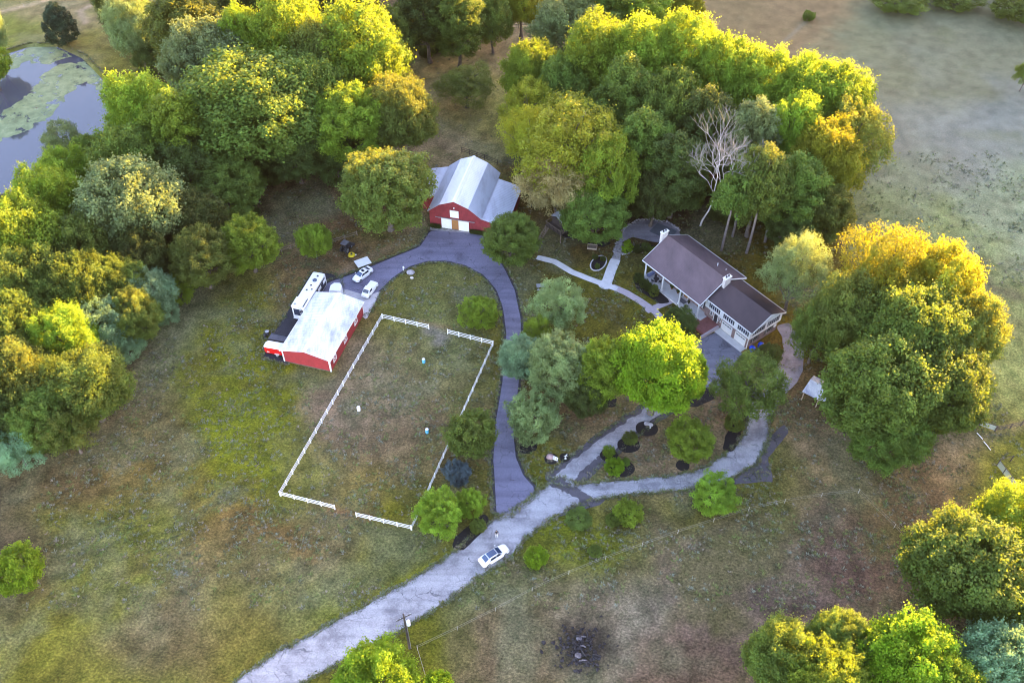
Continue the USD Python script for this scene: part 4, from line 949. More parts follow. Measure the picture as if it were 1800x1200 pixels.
# ------------------------------------------------------------------ house
def house():
    O = np.array([25.5, 132.6]); A = -53.0
    p = thing('house', 'brick ranch house with tall porch columns, dark roof and garage wing', 'house', O, A)
    HE, HR, PZ = 4.5, 7.6, .35
    # main block
    obj('wall', box(.5, 15.0, 2.7, 2.95, 0, HE - .1), 'house_brick', p)
    obj('wall', box(.5, 15.0, 11.3, 11.55, 0, HE - .1), 'house_brick', p)
    for x in (.5, 14.75):
        obj('wall', extrude_yz([(2.95, 0), (11.3, 0), (11.3, HE + .1), (6.1, HR - .25), (2.95, HE + 1.2)] if 0 else [(2.95, 0), (11.3, 0), (11.3, 4.7), (6.0, 7.3), (2.95, 5.8)], x, x + .25), 'house_brick', p)
    obj('porch_ceiling', box(.1, 15.3, .15, 2.69, HE - .2, HE - .08), 'white_paint', p)
    for x in (.25, 14.85): obj('gable_siding', extrude_yz([(.2, HE - .05), (2.68, HE - .05), (2.68, 5.65)], x, x + .12), 'white_paint', p)
    obj('porch_floor', box(.15, 15.25, .0, 2.69, 0, PZ), 'pale_concrete', p)
    for x in (.62, 5.4, 10.1, 14.9):
        c = obj('column', cyl(x, .34, PZ + .18, HE - .38, .17, .15, 16), 'white_paint', p, smooth=40)
        obj('base', box(x - .24, x + .24, .1, .58, PZ, PZ + .18), 'white_paint', c)
        obj('capital', box(x - .23, x + .23, .11, .57, HE - .38, HE - .2), 'white_paint', c)
    def slope(x0, x1, ye, ze, yr, zr, mat, pitch=.45):
        a = ((x0, ye, ze), (x1, ye, ze), (x1, yr, zr), (x0, yr, zr))
        if ye > yr: a = (a[1], a[0], a[3], a[2])
        obj('roof', ribbed(*a, pitch, .012), mat, p)
    slope(-.1, 15.5, -.15, HE, 6.0, HR, 'brown_roof'); slope(-.1, 15.5, 12.15, HE, 6.0, HR, 'brown_roof')
    obj('ridge_cap', extrude_yz([(5.8, HR - .05), (6.0, HR + .05), (6.2, HR - .05), (6.0, HR + .09)], -.1, 15.5), 'brown_roof', p)
    for y in (-.24, 12.16): obj('gutter', box(-.1, 15.5, y, y + .09, HE - .16, HE - .0), 'white_paint', p)
    for x in (-.17, 15.51):
        for a, b in (((-.15, HE), (6.0, HR)), ((6.0, HR), (12.15, HE))):
            obj('rake_trim', extrude_yz([(a[0], a[1] - .24), (b[0], b[1] - .24), (b[0], b[1] + .03), (a[0], a[1] + .03)], x, x + .06), 'white_paint', p)
    def window(x0, x1, z0, z1, y, cols=2, rows=2, sh=True):
        w = obj('window', box(x0 - .1, x1 + .1, y - .05, y - .004, z0 - .1, z1 + .1), 'white_paint', p)
        dx, dz = (x1 - x0) / cols, (z1 - z0) / rows
        for i in range(cols):
            for j in range(rows): obj('pane', box(x0 + i * dx + .03, x0 + (i + 1) * dx - .03, y - .062, y - .051, z0 + j * dz + .03, z0 + (j + 1) * dz - .03), 'dark_glass', w)
        if sh:
            for s in (x0 - .48, x1 + .12): obj('shutter', box(s, s + .36, y - .06, y - .004, z0 - .08, z1 + .08), 'dark_trim', p)
    window(2.6, 4.3, 1.1, 2.7, 2.7, 3, 2, False); window(6.6, 7.7, 1.1, 2.7, 2.7); window(12.9, 14.0, 1.1, 2.7, 2.7)
    d = obj('door', box(9.2, 10.2, 2.62, 2.695, PZ, PZ + 2.15), 'door_wood', p)
    obj('frame', [box(9.06, 9.19, 2.6, 2.69, PZ, PZ + 2.3), box(10.21, 10.34, 2.6, 2.69, PZ, PZ + 2.3), box(9.19, 10.21, 2.6, 2.69, PZ + 2.16, PZ + 2.3)], 'white_paint', d)
    # chimneys
    for x, y, z in ((-.75, 4.6, 8.6), (15.6, 4.9, 8.5)):
        c = obj('chimney', [box(x, x + .62, y, y + 1.5, 0 if x < 0 else 4.6, z)], 'cream_stone', p)
        obj('cap', box(x - .1, x + .72, y - .1, y + 1.6, z, z + .16), 'white_paint', c)
        obj('flue', [cyl(x + .31, y + .45, z + .16, z + .5, .17, n=10), cyl(x + .31, y + 1.05, z + .16, z + .5, .17, n=10)], 'dark_trim', c)
    obj('vent_pipe', cyl(11.0, 8.6, 6.1, 6.9, .09, n=8), 'white_paint', p)
    obj('vent_pipe', cyl(12.6, 9.3, 5.7, 6.3, .06, n=8), 'white_paint', p)
    # garage wing
    X0, X1, Y0, Y1, E2, R2, F = 15.02, 25.75, 2.3, 10.2, 4.85, 6.95, 2.55
    obj('wing_wall', box(X0, X1, Y0, Y0 + .25, 0, F + .15), 'house_brick', p)
    obj('wing_wall', box(X0, X1, Y1 - .25, Y1, 0, F), 'house_brick', p)
    obj('wing_wall', box(X1 - .25, X1, Y0 + .25, Y1 - .25, 0, F), 'house_brick', p)
    obj('upper_wall', box(X0, X1 + .3, Y0 - .3, Y0, F + .15, E2 - .05), 'white_paint', p)
    obj('upper_wall', box(X0, X1 + .3, Y1, Y1 + .3, F, E2 - .05), 'white_paint', p)
    obj('upper_wall', extrude_yz([(Y0, F), (Y1, F), (Y1, E2), (6.25, R2 - .2), (Y0, E2)], X1 + .002, X1 + .3), 'white_paint', p)
    slope(15.25, X1 + .75, Y0 - .55, E2, 6.25, R2, 'dark_brown_roof'); slope(15.25, X1 + .75, Y1 + .55, E2, 6.25, R2, 'dark_brown_roof')
    for y in (Y0 - .65, Y1 + .56): obj('gutter', box(15.6, X1 + .75, y, y + .09, E2 - .16, E2), 'white_paint', p)
    for a, b in (((Y0 - .55, E2), (6.25, R2)), ((6.25, R2), (Y1 + .55, E2))):
        obj('rake_trim', extrude_yz([(a[0], a[1] - .2), (b[0], b[1] - .2), (b[0], b[1] + .03), (a[0], a[1] + .03)], X1 + .76, X1 + .82), 'white_paint', p)
    y = Y0 - .3
    for gx_ in (16.0, 19.55, 23.1):                                      # three groups of four front windows between dark shutters
        for s in (gx_, gx_ + 2.35): obj('shutter', box(s, s + .28, y - .05, y - .003, 3.25, 4.6), 'dark_trim', p)
        for k in range(4):
            a = gx_ + .38 + k * .49
            w = obj('window', box(a - .03, a + .43, y - .045, y - .003, 3.25, 4.6), 'white_vinyl', p)
            obj('pane', box(a + .02, a + .38, y - .056, y - .046, 3.32, 4.53), 'dark_glass', w)
    xg = X1 + .3
    for gy_ in (2.75, 6.6):
        for s in (gy_, gy_ + 2.85): obj('shutter', box(xg + .003, xg + .05, s, s + .28, 3.2, 4.55), 'dark_trim', p)
        for k in range(4):
            a = gy_ + .4 + k * .61
            w = obj('window', box(xg + .003, xg + .045, a - .03, a + .53, 3.2, 4.55), 'white_vinyl', p)
            obj('pane', box(xg + .046, xg + .056, a + .03, a + .47, 3.27, 4.48), 'dark_glass', w)
    for gx_ in (19.45, 22.8):
        d = obj('garage_door', box(gx_, gx_ + 2.4, Y0 - .07, Y0 - .004, .08, 2.08), 'white_paint', p)
        for k in range(4):
            obj('pane', box(gx_ + .14 + k * .56, gx_ + .54 + k * .56, Y0 - .08, Y0 - .071, 1.62, 1.88), 'dark_glass', d)
            obj('panel', [box(gx_ + .09 + k * .57, gx_ + .57 + k * .57, Y0 - .085, Y0 - .072, z, z + .36) for z in (.2, .66, 1.12)], 'white_paint', d)
        obj('frame', [box(gx_ - .09, gx_ - .01, Y0 - .1, Y0 - .004, 0, 2.17), box(gx_ + 2.41, gx_ + 2.49, Y0 - .1, Y0 - .004, 0, 2.17), box(gx_ - .01, gx_ + 2.41, Y0 - .1, Y0 - .004, 2.09, 2.17)], 'white_paint', d)
    d = obj('door', box(17.35, 18.2, Y0 - .06, Y0 - .004, .55, 2.5), 'dark_trim', p, label='dark entry door of the garage wing')
    obj('frame', [box(17.2, 17.34, Y0 - .09, Y0 - .004, .5, 2.54), box(18.21, 18.35, Y0 - .09, Y0 - .004, .5, 2.54)], 'white_paint', d)
    window(16.35, 16.8, 1.4, 2.3, Y0, 1, 2, False); window(18.65, 19.0, 1.4, 2.3, Y0, 1, 2, False)
    for a in (3.6, 7.3):
        w = obj('window', box(X1 + .003, X1 + .06, a, a + 1.2, .9, 2.2), 'white_paint', p)
        for k in (0, 1): obj('pane', box(X1 + .061, X1 + .072, a + .07 + k * .56, a + .57 + k * .56, .98, 2.12), 'dark_glass', w)
        for s in (a - .45, a + 1.25): obj('shutter', box(X1 + .003, X1 + .05, s, s + .4, .85, 2.25), 'dark_trim', p)
    obj('downspout', box(X1 - .02, X1 + .1, Y0 - .12, Y0 - .01, 0, F), 'white_paint', p)
    dish = trimesh.creation.cylinder(.38, .08, 20); dish.apply_transform(trimesh.transformations.rotation_matrix(1.57, (0, 1, 0))); dish.apply_translation((X1 + .12, 9.4, 1.7))
    obj('meter_box', dish, 'white_paint', p)
    obj('threshold', box(18.9, 25.75, .75, 2.2, 0, .07), 'pale_concrete', p)
    # raised brick terrace with a wall
    obj('terrace', box(15.3, 18.85, -1.7, 2.2, 0, .5), 'brick_paving', p)
    obj('terrace_wall', [box(18.86, 19.2, -2.7, 1.9, 0, .72)], 'pink_paving', p)
    obj('porch_step', box(15.26, 15.9, .3, 2.0, .5, .62), 'pale_concrete', p)
    L = lambda x, y: O + np.array([x * math.cos(math.radians(A)) - y * math.sin(math.radians(A)), x * math.sin(math.radians(A)) + y * math.cos(math.radians(A))])
    return L, A
HL, HA = house()

# porch furniture
def put(name, label, cat, x, y, z, rot=0): return thing(name, label, cat, (*HL(x, y), z), HA + rot)
p = put('porch_bench', 'blue-grey cushioned bench at the left end of the porch', 'bench', .95, 1.55, .35, 90)
obj('seat', box(-.75, .75, -.3, .3, .25, .45), 'blue_grey_cloth', p); obj('backrest', box(-.75, .75, -.42, -.3, .25, .95), 'blue_grey_cloth', p)
for x in (-.75, .63): obj('armrest', box(x, x + .12, -.3, .3, .45, .65), 'blue_grey_cloth', p)
for x in (-.7, .6):
    for y in (-.28, .18): obj('leg', box(x, x + .08, y, y + .08, 0, .25), 'dark_trim', p)
p = put('porch_table', 'round dark table among chairs on the porch', 'table', 2.9, 1.2, .35)
obj('tabletop', cyl(0, 0, .70, .75, .55, n=20), 'dark_trim', p); obj('leg', cyl(0, 0, .03, .70, .05), 'dark_trim', p); obj('foot', cyl(0, 0, 0, .03, .3, n=14), 'dark_trim', p)
for k, (a, lb) in enumerate([(20, 'dark porch chair on the wall side of the round table'), (140, 'dark porch chair on the bench side of the round table'), (260, 'dark porch chair on the lawn side of the round table')]):
    p = put('porch_chair', lb, 'chair', 2.9 + .85 * math.cos(math.radians(a)), 1.2 + .75 * math.sin(math.radians(a)), .35, a - 90)
    obj('seat', box(-.24, .24, -.22, .22, .41, .46), 'dark_trim', p); obj('backrest', box(-.24, .24, .2, .25, .46, .95), 'dark_trim', p)
    for x in (-.22, .18):
        for y in (-.2, .16): obj('leg', box(x, x + .04, y, y + .04, 0, .41), 'dark_trim', p)
mat_xy = HL(10.0, 1.5)
p = thing('door_mat', 'dark mat on the porch before the wooden door', 'mat', (*mat_xy, .35), HA); obj('mat', box(-.8, .8, -.5, .5, 0, .03), 'cover_grey', p)
for x, y, s, lb in [(6.3, 2.2, .9, 'leafy potted plant against the porch wall, left one'), (7.9, 2.25, .7, 'leafy potted plant under the porch window'), (8.8, 2.1, .6, 'dark potted shrub left of the wooden door'), (11.2, 1.9, .6, 'dark potted shrub right of the wooden door')]:
    p = put('potted_plant', lb, 'plant', x, y, .35)
    obj('pot', cyl(0, 0, 0, .4 * s, .18 * s, .26 * s, 14), 'terracotta' if 'leafy' in lb else 'dark_trim', p)
    v, f = crown_mesh['shrub']; obj('crown', (v * np.array([.28, .28, .45]) * s + [0, 0, .38 * s], f), 'leaf_dark', p)

# blue covered carts by the gable
for k, (px, lb) in enumerate([((1321, 617), 'blue wheeled bin by the garage corner, nearer the drive'), ((1336, 611), 'blue wheeled bin by the garage gable, nearer the meter')]):
    x, y = G(*px)
    p = thing('wheeled_bin', lb, 'bin', (x, y, 0), 20 + 25 * k)
    obj('body', trimesh.convex.convex_hull(np.array([(a * s, b * s, z) for z, s in ((.1, .8), (1.0, 1.0)) for a in (-.42, .42) for b in (-.45, .45)])), 'blue_plastic', p)
    ld = trimesh.creation.icosphere(2, .5); ld.apply_scale((1.0, 1.05, .36)); ld.apply_translation((0, 0, 1.02)); obj('lid', ld, 'blue_plastic', p, smooth=True)
    for sx in (-.44, .38):
        w = cyl(0, 0, 0, .06, .14, n=14); w.apply_transform(trimesh.transformations.rotation_matrix(1.5708, (0, 1, 0))); w.apply_translation((sx, .36, .14)); obj('wheel', w, 'black_rubber', p)

# ------------------------------------------------------------------ white-roofed shelter
x, y = G(1409, 702)
p = thing('shelter', 'small open shelter with white corrugated roof under the large tree', 'shed', (x, y, 0), -38)
obj('roof', ribbed((-.3, -.3, 2.2), (5.6, -.3, 2.2), (5.6, 2.6, 2.75), (-.3, 2.6, 2.75), .3, .04), 'white_roof', p)
obj('roof', ribbed((5.6, 4.2, 2.3), (-.3, 4.2, 2.3), (-.3, 2.62, 2.75), (5.6, 2.62, 2.75), .3, .04), 'white_roof', p)
for px in (0, 2.65, 5.3):
    for py in (0, 3.9): obj('post', box(px - .07, px + .07, py - .07, py + .07, 0, 2.2), 'pale_wood', p)
obj('beam', box(-.2, 5.5, -.05, .05, 2.02, 2.14), 'old_wood', p); obj('wall', box(0, 5.3, 3.97, 4.05, 0, 1.9), 'old_wood', p)

# ------------------------------------------------------------------ tree house on its deck
x, y = G(985, 428)
p = thing('tree_house', 'raised dark wooden deck with a small metal-roofed cabin', 'tree house', (x, y, 0), 42)
S = 4.6; Z = 2.2
for k in range(16): obj('plank', box(-.1, S + .1, k * S / 16 + .01, (k + 1) * S / 16 - .02, Z - .06, Z), 'dark_wood', p)
for i in (0, S - .16):
    for j in (0, S - .16): obj('post', box(i, i + .16, j, j + .16, 0, Z - .06), 'old_wood', p)
for a in (0, S - .08):
    obj('railing', box(0, S, a, a + .08, Z + .85, Z + .95), 'old_wood', p)
    if a == 0: obj('railing', box(a, a + .08, .08, S, Z + .85, Z + .95), 'old_wood', p)
for k in range(12):
    obj('baluster', box(k * S / 12 + .05, k * S / 12 + .1, .02, .06, Z, Z + .85), 'old_wood', p); obj('baluster', box(.02, .06, k * S / 12 + .05, k * S / 12 + .1, Z, Z + .85), 'old_wood', p)
obj('cabin_wall', box(1.6, 4.3, 1.4, 4.2, Z, Z + 1.7), 'dark_wood', p)
obj('roof', ribbed((1.3, 1.1, Z + 1.7), (4.6, 1.1, Z + 1.7), (4.6, 2.8, Z + 2.5), (1.3, 2.8, Z + 2.5), .3, .03), 'barn_roof', p)
obj('roof', ribbed((4.6, 4.5, Z + 1.7), (1.3, 4.5, Z + 1.7), (1.3, 2.8, Z + 2.5), (4.6, 2.8, Z + 2.5), .3, .03), 'barn_side_roof', p)
st = [box(-.1, .05, -.3, 0, 0, .01)]
obj('stair', [tube([(-.2, S - .4, Z), (-2.6, S - .6, .1)], .07, 5), tube([(-.2, S - 1.2, Z), (-2.6, S - 1.4, .1)], .07, 5)] + [box(-.35 - k * .33, -.1 - k * .33, S - 1.3, S - .4, Z - .32 - k * .29, Z - .27 - k * .29) for k in range(7)], 'old_wood', p)
x, y = G(999, 414)
p = thing('trampoline', 'round dark trampoline in the shade beneath the tree house', 'trampoline', (x, y, 0), 0)
obj('bed', cyl(0, 0, .62, .64, 1.5, n=28), 'black_rubber', p)
a = np.linspace(0, 2 * np.pi, 29); obj('rim', tube(np.c_[1.55 * np.cos(a), 1.55 * np.sin(a), np.full(29, .63)], .06, 6), 'dark_trim', p)
for k in range(6): obj('leg', cyl(1.5 * math.cos(k * 1.047), 1.5 * math.sin(k * 1.047), 0, .6, .035, n=6), 'grey_steel', p)

# ------------------------------------------------------------------ garden pieces
x, y = G(1041, 435)
p = thing('planter_box', 'low brown wooden box on the lawn above the oval bed', 'planter', (x, y, 0), -8)
for b in (box(-1, 1, -.7, -.58, 0, .35), box(-1, 1, .58, .7, 0, .35), box(-1, -.88, -.58, .58, 0, .35), box(.88, 1, -.58, .58, 0, .35)): obj('board', b, 'pale_wood', p)
obj('soil', box(-.88, .88, -.58, .58, 0, .22), 'old_wood', p)
cs = G(1052, 463); ax = G(1063, 447) - G(1041, 480); ang = math.degrees(math.atan2(ax[1], ax[0]))
p = thing('flower_bed', 'oval planting bed ringed with pale stones beside the walk', 'flower bed', (*cs, 0), ang)
el = affinity.scale(Point(0, 0).buffer(1, 24), 2.35, 1.35)
obj('soil', prism(el.buffer(-.1), 0, .1), 'mulch', p)
for k in range(44):
    a = k / 44 * 2 * math.pi; s = trimesh.creation.icosphere(1, .17); s.apply_scale((1, .8, .7)); s.apply_transform(trimesh.transformations.rotation_matrix(a * 3.7, (0, 0, 1))); s.apply_translation((2.4 * math.cos(a), 1.4 * math.sin(a), .1)); obj('stone', s, 'concrete', p)
r = np.random.default_rng(77)
p = thing('stone_steps', 'rough stone steps from the walk up to the patio', 'steps', (*G(1088, 436), 0), 74)
for k in range(7):
    for j in range(3):
        h = trimesh.convex.convex_hull(r.uniform(-1, 1, (14, 3)) * [.32, .42, .12]); h.apply_translation((-1.5 + k * .5, -.9 + j * .8 + r.uniform(-.1, .1), .12)); obj('stone', h, 'boulder_grey', p)
ed = LineString([G(*q) for q in [(1094,448),(1105,446),(1118,438),(1132,433),(1146,437),(1156,444)]])
p = thing('stone_edging', 'curved pale stone edging of the bed below the patio', 'edging', (0, 0, 0))
for k in range(26):
    q = ed.interpolate(k / 25, normalized=True); s = trimesh.creation.icosphere(1, .16); s.apply_scale((1.1, .9, .7)); s.apply_translation((q.x, q.y, .1)); obj('stone', s, 'concrete', p)
pe = patio.buffer(.1).exterior
p = thing('patio_wall', 'low curved stone wall round the back of the patio', 'wall', (0, 0, 0))
for k in range(60):
    q = pe.interpolate(k / 60, normalized=True)
    if q.y < G(1140, 408)[1]: continue
    h = trimesh.convex.convex_hull(r.uniform(-1, 1, (14, 3)) * [.34, .34, .26]); h.apply_translation((q.x, q.y, .24)); obj('stone', h, 'boulder_grey', p)
x, y = G(952, 507)
p = thing('picnic_table', 'grey slatted picnic table on the front lawn', 'picnic table', (x, y, 0), 5)
for k in range(5): obj('slat', box(-1.0, 1.0, -.42 + k * .17, -.28 + k * .17, .72, .76), 'grey_steel', p)
for s in (-1, 1):
    for k in range(2): obj('bench_slat', box(-1.0, 1.0, s * .78 - .14 + k * .15, s * .78 - .01 + k * .15, .43, .46), 'grey_steel', p)
for xx in (-.75, .7): obj('frame', [box(xx, xx + .06, -.85, .85, .37, .43), box(xx, xx + .06, -.4, -.32, 0, .72), box(xx, xx + .06, .32, .4, 0, .72)], 'grey_steel', p)
def boulder(px, s, mat, label, seed, flat=.7, z=0, cat='boulder'):
    x, y = G(*px)
    m = trimesh.creation.icosphere(3, 1.0); v = m.vertices; m.vertices = v * (1 + .5 * (meshkit.fbm(v * 1.3 + seed, 3, seed)[:, None] - .5)) * np.array([s, s * .85, s * flat]) + [0, 0, s * flat * .45]
    return tag_at(obj('boulder', m, mat, smooth=25), label=label, cat=cat), (x, y)
def boulder_thing(px, s, mat, label, seed, **k):
    x, y = G(*px)
    b, _ = boulder(px, s, mat, label, seed, **k)
    UsdGeom.Xformable(b).AddTranslateOp().Set((float(x), float(y), float(k.get('z', 0))))
boulder_thing((722, 480), .75, 'boulder_grey', 'grey boulder at the edge of the lawn island', 1)
boulder_thing((724, 489), .35, 'cream_stone', 'small pale stone just below the grey boulder', 2)
boulder_thing((967, 804), .62, 'boulder_pink', 'pinkish boulder in a round mulch bed beside the junction', 3, flat=.85)
boulder_thing((1137, 745), .5, 'boulder_grey', 'pale stone in the mulch bed under the lime tree', 5)
x, y = G(975.5, 809)
p = thing('number_sign', 'small white sign with dark figures beside the pinkish boulder', 'sign', (x, y, 0), -28)
b = box(-.42, .42, -.03, .03, 0, .62); b.apply_transform(trimesh.transformations.rotation_matrix(-.5, (1, 0, 0))); b.apply_translation((0, 0, .12)); obj('board', b, 'white_paint', p)
for xx in (-.3, .3): obj('leg', cyl(xx, .12, 0, .45, .03, n=6), 'dark_trim', p)
for k, xx in enumerate((-.28, 0.06)):                                     # two dark unreadable figures
    b = [box(xx, xx + .2, -.04, -.031, .42, .48), box(xx, xx + .2, -.04, -.031, .16, .22), box(xx + (.14 if k else 0), xx + (.2 if k else .06), -.04, -.031, .16, .48), box(xx, xx + .2, -.04, -.031, .29, .34)]
    b = trimesh.util.concatenate(b); b.apply_transform(trimesh.transformations.rotation_matrix(-.5, (1, 0, 0))); b.apply_translation((0, 0, .12)); obj('figure', b, 'dark_trim', p)
x, y = G(994, 806)
p = thing('garden_ornament', 'slender white garden ornament in the small mulch ring by the drive', 'ornament', (x, y, 0), 10)
obj('stem', cyl(0, 0, 0, .95, .05, .035, 8), 'white_paint', p); obj('arm', [tube([(-.3, 0, .8), (.3, 0, .62)], .045, 6), tube([(.05, 0, .95), (.22, 0, 1.2)], .06, 6)], 'white_paint', p); obj('foot', cyl(0, 0, 0, .06, .2, n=10), 'white_paint', p)
x, y = G(709, 475)
p = thing('mailbox_post', 'short white post with a bent top at the drive edge', 'post', (x, y, 0), -40)
obj('post', cyl(0, 0, 0, 1.0, .09, .07, 8), 'white_paint', p); obj('top', tube([(0, 0, 1.0), (.35, 0, .85)], .1, 8), 'white_paint', p)
# bird bath in the ring bed
x, y = G(1143, 752)
p = thing('bird_bath', 'grey bird bath in the mulch ring at the foot of the lime tree', 'bird bath', (x, y, .05), 0)
obj('pedestal', cyl(0, 0, 0, .7, .14, .1, 10), 'concrete', p); obj('basin', cyl(0, 0, .7, .84, .2, .4, 18), 'concrete', p)

# bonfire remains
bx_, by_ = G(1020, 1138)
for k in range(9):
    a = r.uniform(0, 6.28); q = np.array([bx_, by_]) + r.normal(size=2) * .9; L_ = r.uniform(.6, 1.3)
    p = tag_at(obj('charred_log', tube([(-L_ / 2, 0, .12), (0, r.uniform(-.1, .1), .2), (L_ / 2, 0, .12)], [.1, .12, .08], 7), 'charcoal' if k % 3 else 'ash_grey'), label=None)
    X = UsdGeom.Xformable(p); X.AddTranslateOp().Set((float(q[0]), float(q[1]), float(.05 * (k % 3)))); X.AddRotateZOp().Set(math.degrees(a))
    tag(p, ['ashy log at the rim of the bonfire patch', 'blackened log across the bonfire ashes', 'sooty log among the bonfire cinders', 'grey log end in the bonfire', 'short burnt log in the bonfire patch', 'burnt black branch in the bonfire patch', 'long grey log in the bonfire patch', 'black stub in the bonfire cinders', 'half-burnt dark log in the bonfire'][k] + ', ' + ('north' if q[1] > by_ else 'south') + '-' + ('east' if q[0] > bx_ else 'west') + f' of its middle, {["nearest", "near", "far", "farthest"][int(min(3, np.hypot(q[0]-bx_, q[1]-by_) // .5))]} from it', 'log')
boulder_thing((1018, 1122), .45, 'ash_grey', 'upper of two grey stones in the bonfire ashes', 11, flat=.3)
boulder_thing((1016, 1152), .5, 'ash_grey', 'lower of two grey stones in the bonfire ashes', 12, flat=.45)
tag_at(obj('ash_heap', [trimesh.convex.convex_hull(r.uniform(-1, 1, (10, 3)) * r.uniform(.12, .4) * np.array([1, 1, .5]) + np.r_[np.array([bx_, by_]) + r.normal(size=2) * 1.8, .06]) for _ in range(170)], 'charcoal'), label='black ash and cinders of the bonfire patch', kind='stuff')

# ------------------------------------------------------------------ vehicles
def loft(secs, close=True):
    """secs: (x, half width at bottom, half width at top, z bottom, z top, corner) -> smooth-sided solid"""
    rings = []
    for x, wb, wt, zb, zt, c in secs:
        h = zt - zb
        rings.append([(x, -wb + c, zb), (x, -wb, zb + c), (x, -(wb * .45 + wt * .55), zb + h * .6), (x, -wt, zt - c), (x, -wt + c, zt), (x, -wt * .4, zt + c * .35),
                      (x, wt * .4, zt + c * .35), (x, wt - c, zt), (x, wt, zt - c), (x, wb * .45 + wt * .55, zb + h * .6), (x, wb, zb + c), (x, wb - c, zb)])
    n = 12; v = np.array(rings).reshape(-1, 3); f = []
    for i in range(len(secs) - 1):
        for j in range(n):
            k = (j + 1) % n; a, b, c_, d = i * n + j, i * n + k, (i + 1) * n + k, (i + 1) * n + j
            f += [[a, c_, b], [a, d, c_]]
    for j in range(1, n - 1): f += [[0, j, j + 1], [(len(secs) - 1) * n, (len(secs) - 1) * n + j + 1, (len(secs) - 1) * n + j]]
    m = poly_mesh(v, f); m.fix_normals(); return m
def wheel_at(p, x, y, r, w=.22):
    s = 1 if y > 0 else -1
    def disc(r0, a, b, n=20):
        m = cyl(0, 0, a, b, r0, n=n); m.apply_transform(trimesh.transformations.rotation_matrix(-math.pi / 2 * s, (1, 0, 0))); m.apply_translation((x, y, r)); return m
    t = obj('wheel', disc(r, -w, 0), 'black_rubber', p)
    obj('rim', disc(r * .66, -.02, .012, 16), 'grey_steel', t); obj('hub', disc(r * .18, .0, .03, 10), 'dark_trim', t)
def quad(pts, off):
    """thin curved panel: a row-by-row grid of points, thickened along its normal"""
    P = np.array(pts, float); nr, nc = P.shape[:2]; V = P.reshape(-1, 3)
    f = []
    for i in range(nr - 1):
        for j in range(nc - 1):
            a = i * nc + j; f += [[a, a + 1, a + nc + 1], [a, a + nc + 1, a + nc]]
    m = poly_mesh(V, f); nn = m.vertex_normals
    if nn[:, 2].mean() < 0: m.invert(); nn = m.vertex_normals
    m.vertices = V + nn * off
    return m
def sedan(loc, rot, label, glass_roof, L=4.72, paint='white_gloss'):
    p = thing('car', label, 'car', (*loc, 0.05), rot)
    h = L / 2
    body = loft([(-h, .62, .60, .45, .78, .10), (-h + .12, .80, .76, .30, .95, .10), (-h + .7, .90, .84, .20, 1.0, .10), (-.9, .92, .86, .18, .97, .10), (.3, .92, .86, .18, .94, .10),
                 (1.0, .92, .85, .18, .92, .12), (h - .65, .90, .80, .20, .84, .14), (h - .18, .82, .68, .26, .70, .14), (h, .60, .52, .38, .58, .08)])
    obj('body', body, paint, p, smooth=35)
    gh = loft([(-h + .55, .66, .58, .9, .96, .04), (-h + 1.25, .74, .58, .9, 1.32, .06), (-.75, .78, .60, .9, 1.43, .06), (.15, .78, .60, .9, 1.42, .06), (.55, .76, .58, .9, 1.30, .06), (1.22, .70, .62, .86, .93, .03)])
    obj('cabin', gh, paint, p, smooth=30)
    g = lambda x0, x1, z0, z1, w0, w1, o=.012: quad([[(x0, -w0, z0), (x0, 0, z0 + .03), (x0, w0, z0)], [(x1, -w1, z1), (x1, 0, z1 + .03), (x1, w1, z1)]], o)
    obj('windshield', g(1.15, .42, .955, 1.375, .62, .54, .03), 'car_glass', p)
    if glass_roof:
        obj('roof_glass', quad([[(x, y, 1.445 + (.022 if y == 0 else 0) - (0 if x > -.75 else (-.75 - x) * .22)) for y in (-.5, 0, .5)] for x in (.3, -.2, -.75, -1.1)], .03), 'car_glass', p)
        obj('rear_window', g(-h + 1.22, -h + .62, 1.345, 1.0, .52, .54, .03), 'car_glass', p)
    else:
        obj('sunroof', quad([[(x, y, 1.445 + (.022 if y == 0 else 0)) for y in (-.36, 0, .36)] for x in (.12, -.42)], .03), 'dark_glass', p)
        obj('rear_window', g(-h + 1.22, -h + .62, 1.345, 1.0, .52, .54, .03), 'car_glass', p)
    for s in (-1, 1):
        for x0, x1 in ((.95, .0), (-.08, -1.15)):
            zt = 1.36 if x1 < -.5 else 1.37
            a = [[(x0, s * .775, 1.0), (x1, s * .785, 1.0)], [(x0 - (.45 if x0 > .5 else 0), s * .635, zt), (x1 + (.25 if x1 < -.5 else 0), s * .635, zt)]]
            P = np.array(a, float).reshape(-1, 3); P[:, 1] += s * .02; m = poly_mesh(np.r_[P, P - [0, s * .02, 0]], [[0, 1, 3], [0, 3, 2], [4, 7, 5], [4, 6, 7]])
            obj('side_window', m, 'dark_glass', p)
        obj('mirror', trimesh.convex.convex_hull(np.array([(.85 + a, s * (.93 + b), 1.0 + c) for a in (0, .12) for b in (0, .14) for c in (0, .12)])), paint, p)
        obj('headlight', trimesh.convex.convex_hull(np.array([(h - .5, s * .76, .74), (h - .18, s * .62, .66), (h - .12, s * .7, .56), (h - .45, s * .84, .62), (h - .3, s * .8, .72)])), 'chrome', p)
        obj('tail_light', trimesh.convex.convex_hull(np.array([(-h + .02, s * .5, .82), (-h + .02, s * .66, .72), (-h + .25, s * .84, .84), (-h + .2, s * .76, .93)])), 'trailer_red', p)
        for x in (-h + .95, h - .9): wheel_at(p, x, s * .93, .335)
    return p
c = G(868, 979); d = G(893, 962) - G(843, 995)
sedan(c, math.degrees(math.atan2(d[1], d[0])) - 1, 'white sedan with dark glass roof parked on the old drive', True, 4.9)
c = G(638, 486); d = G(622, 497) - G(653, 474)
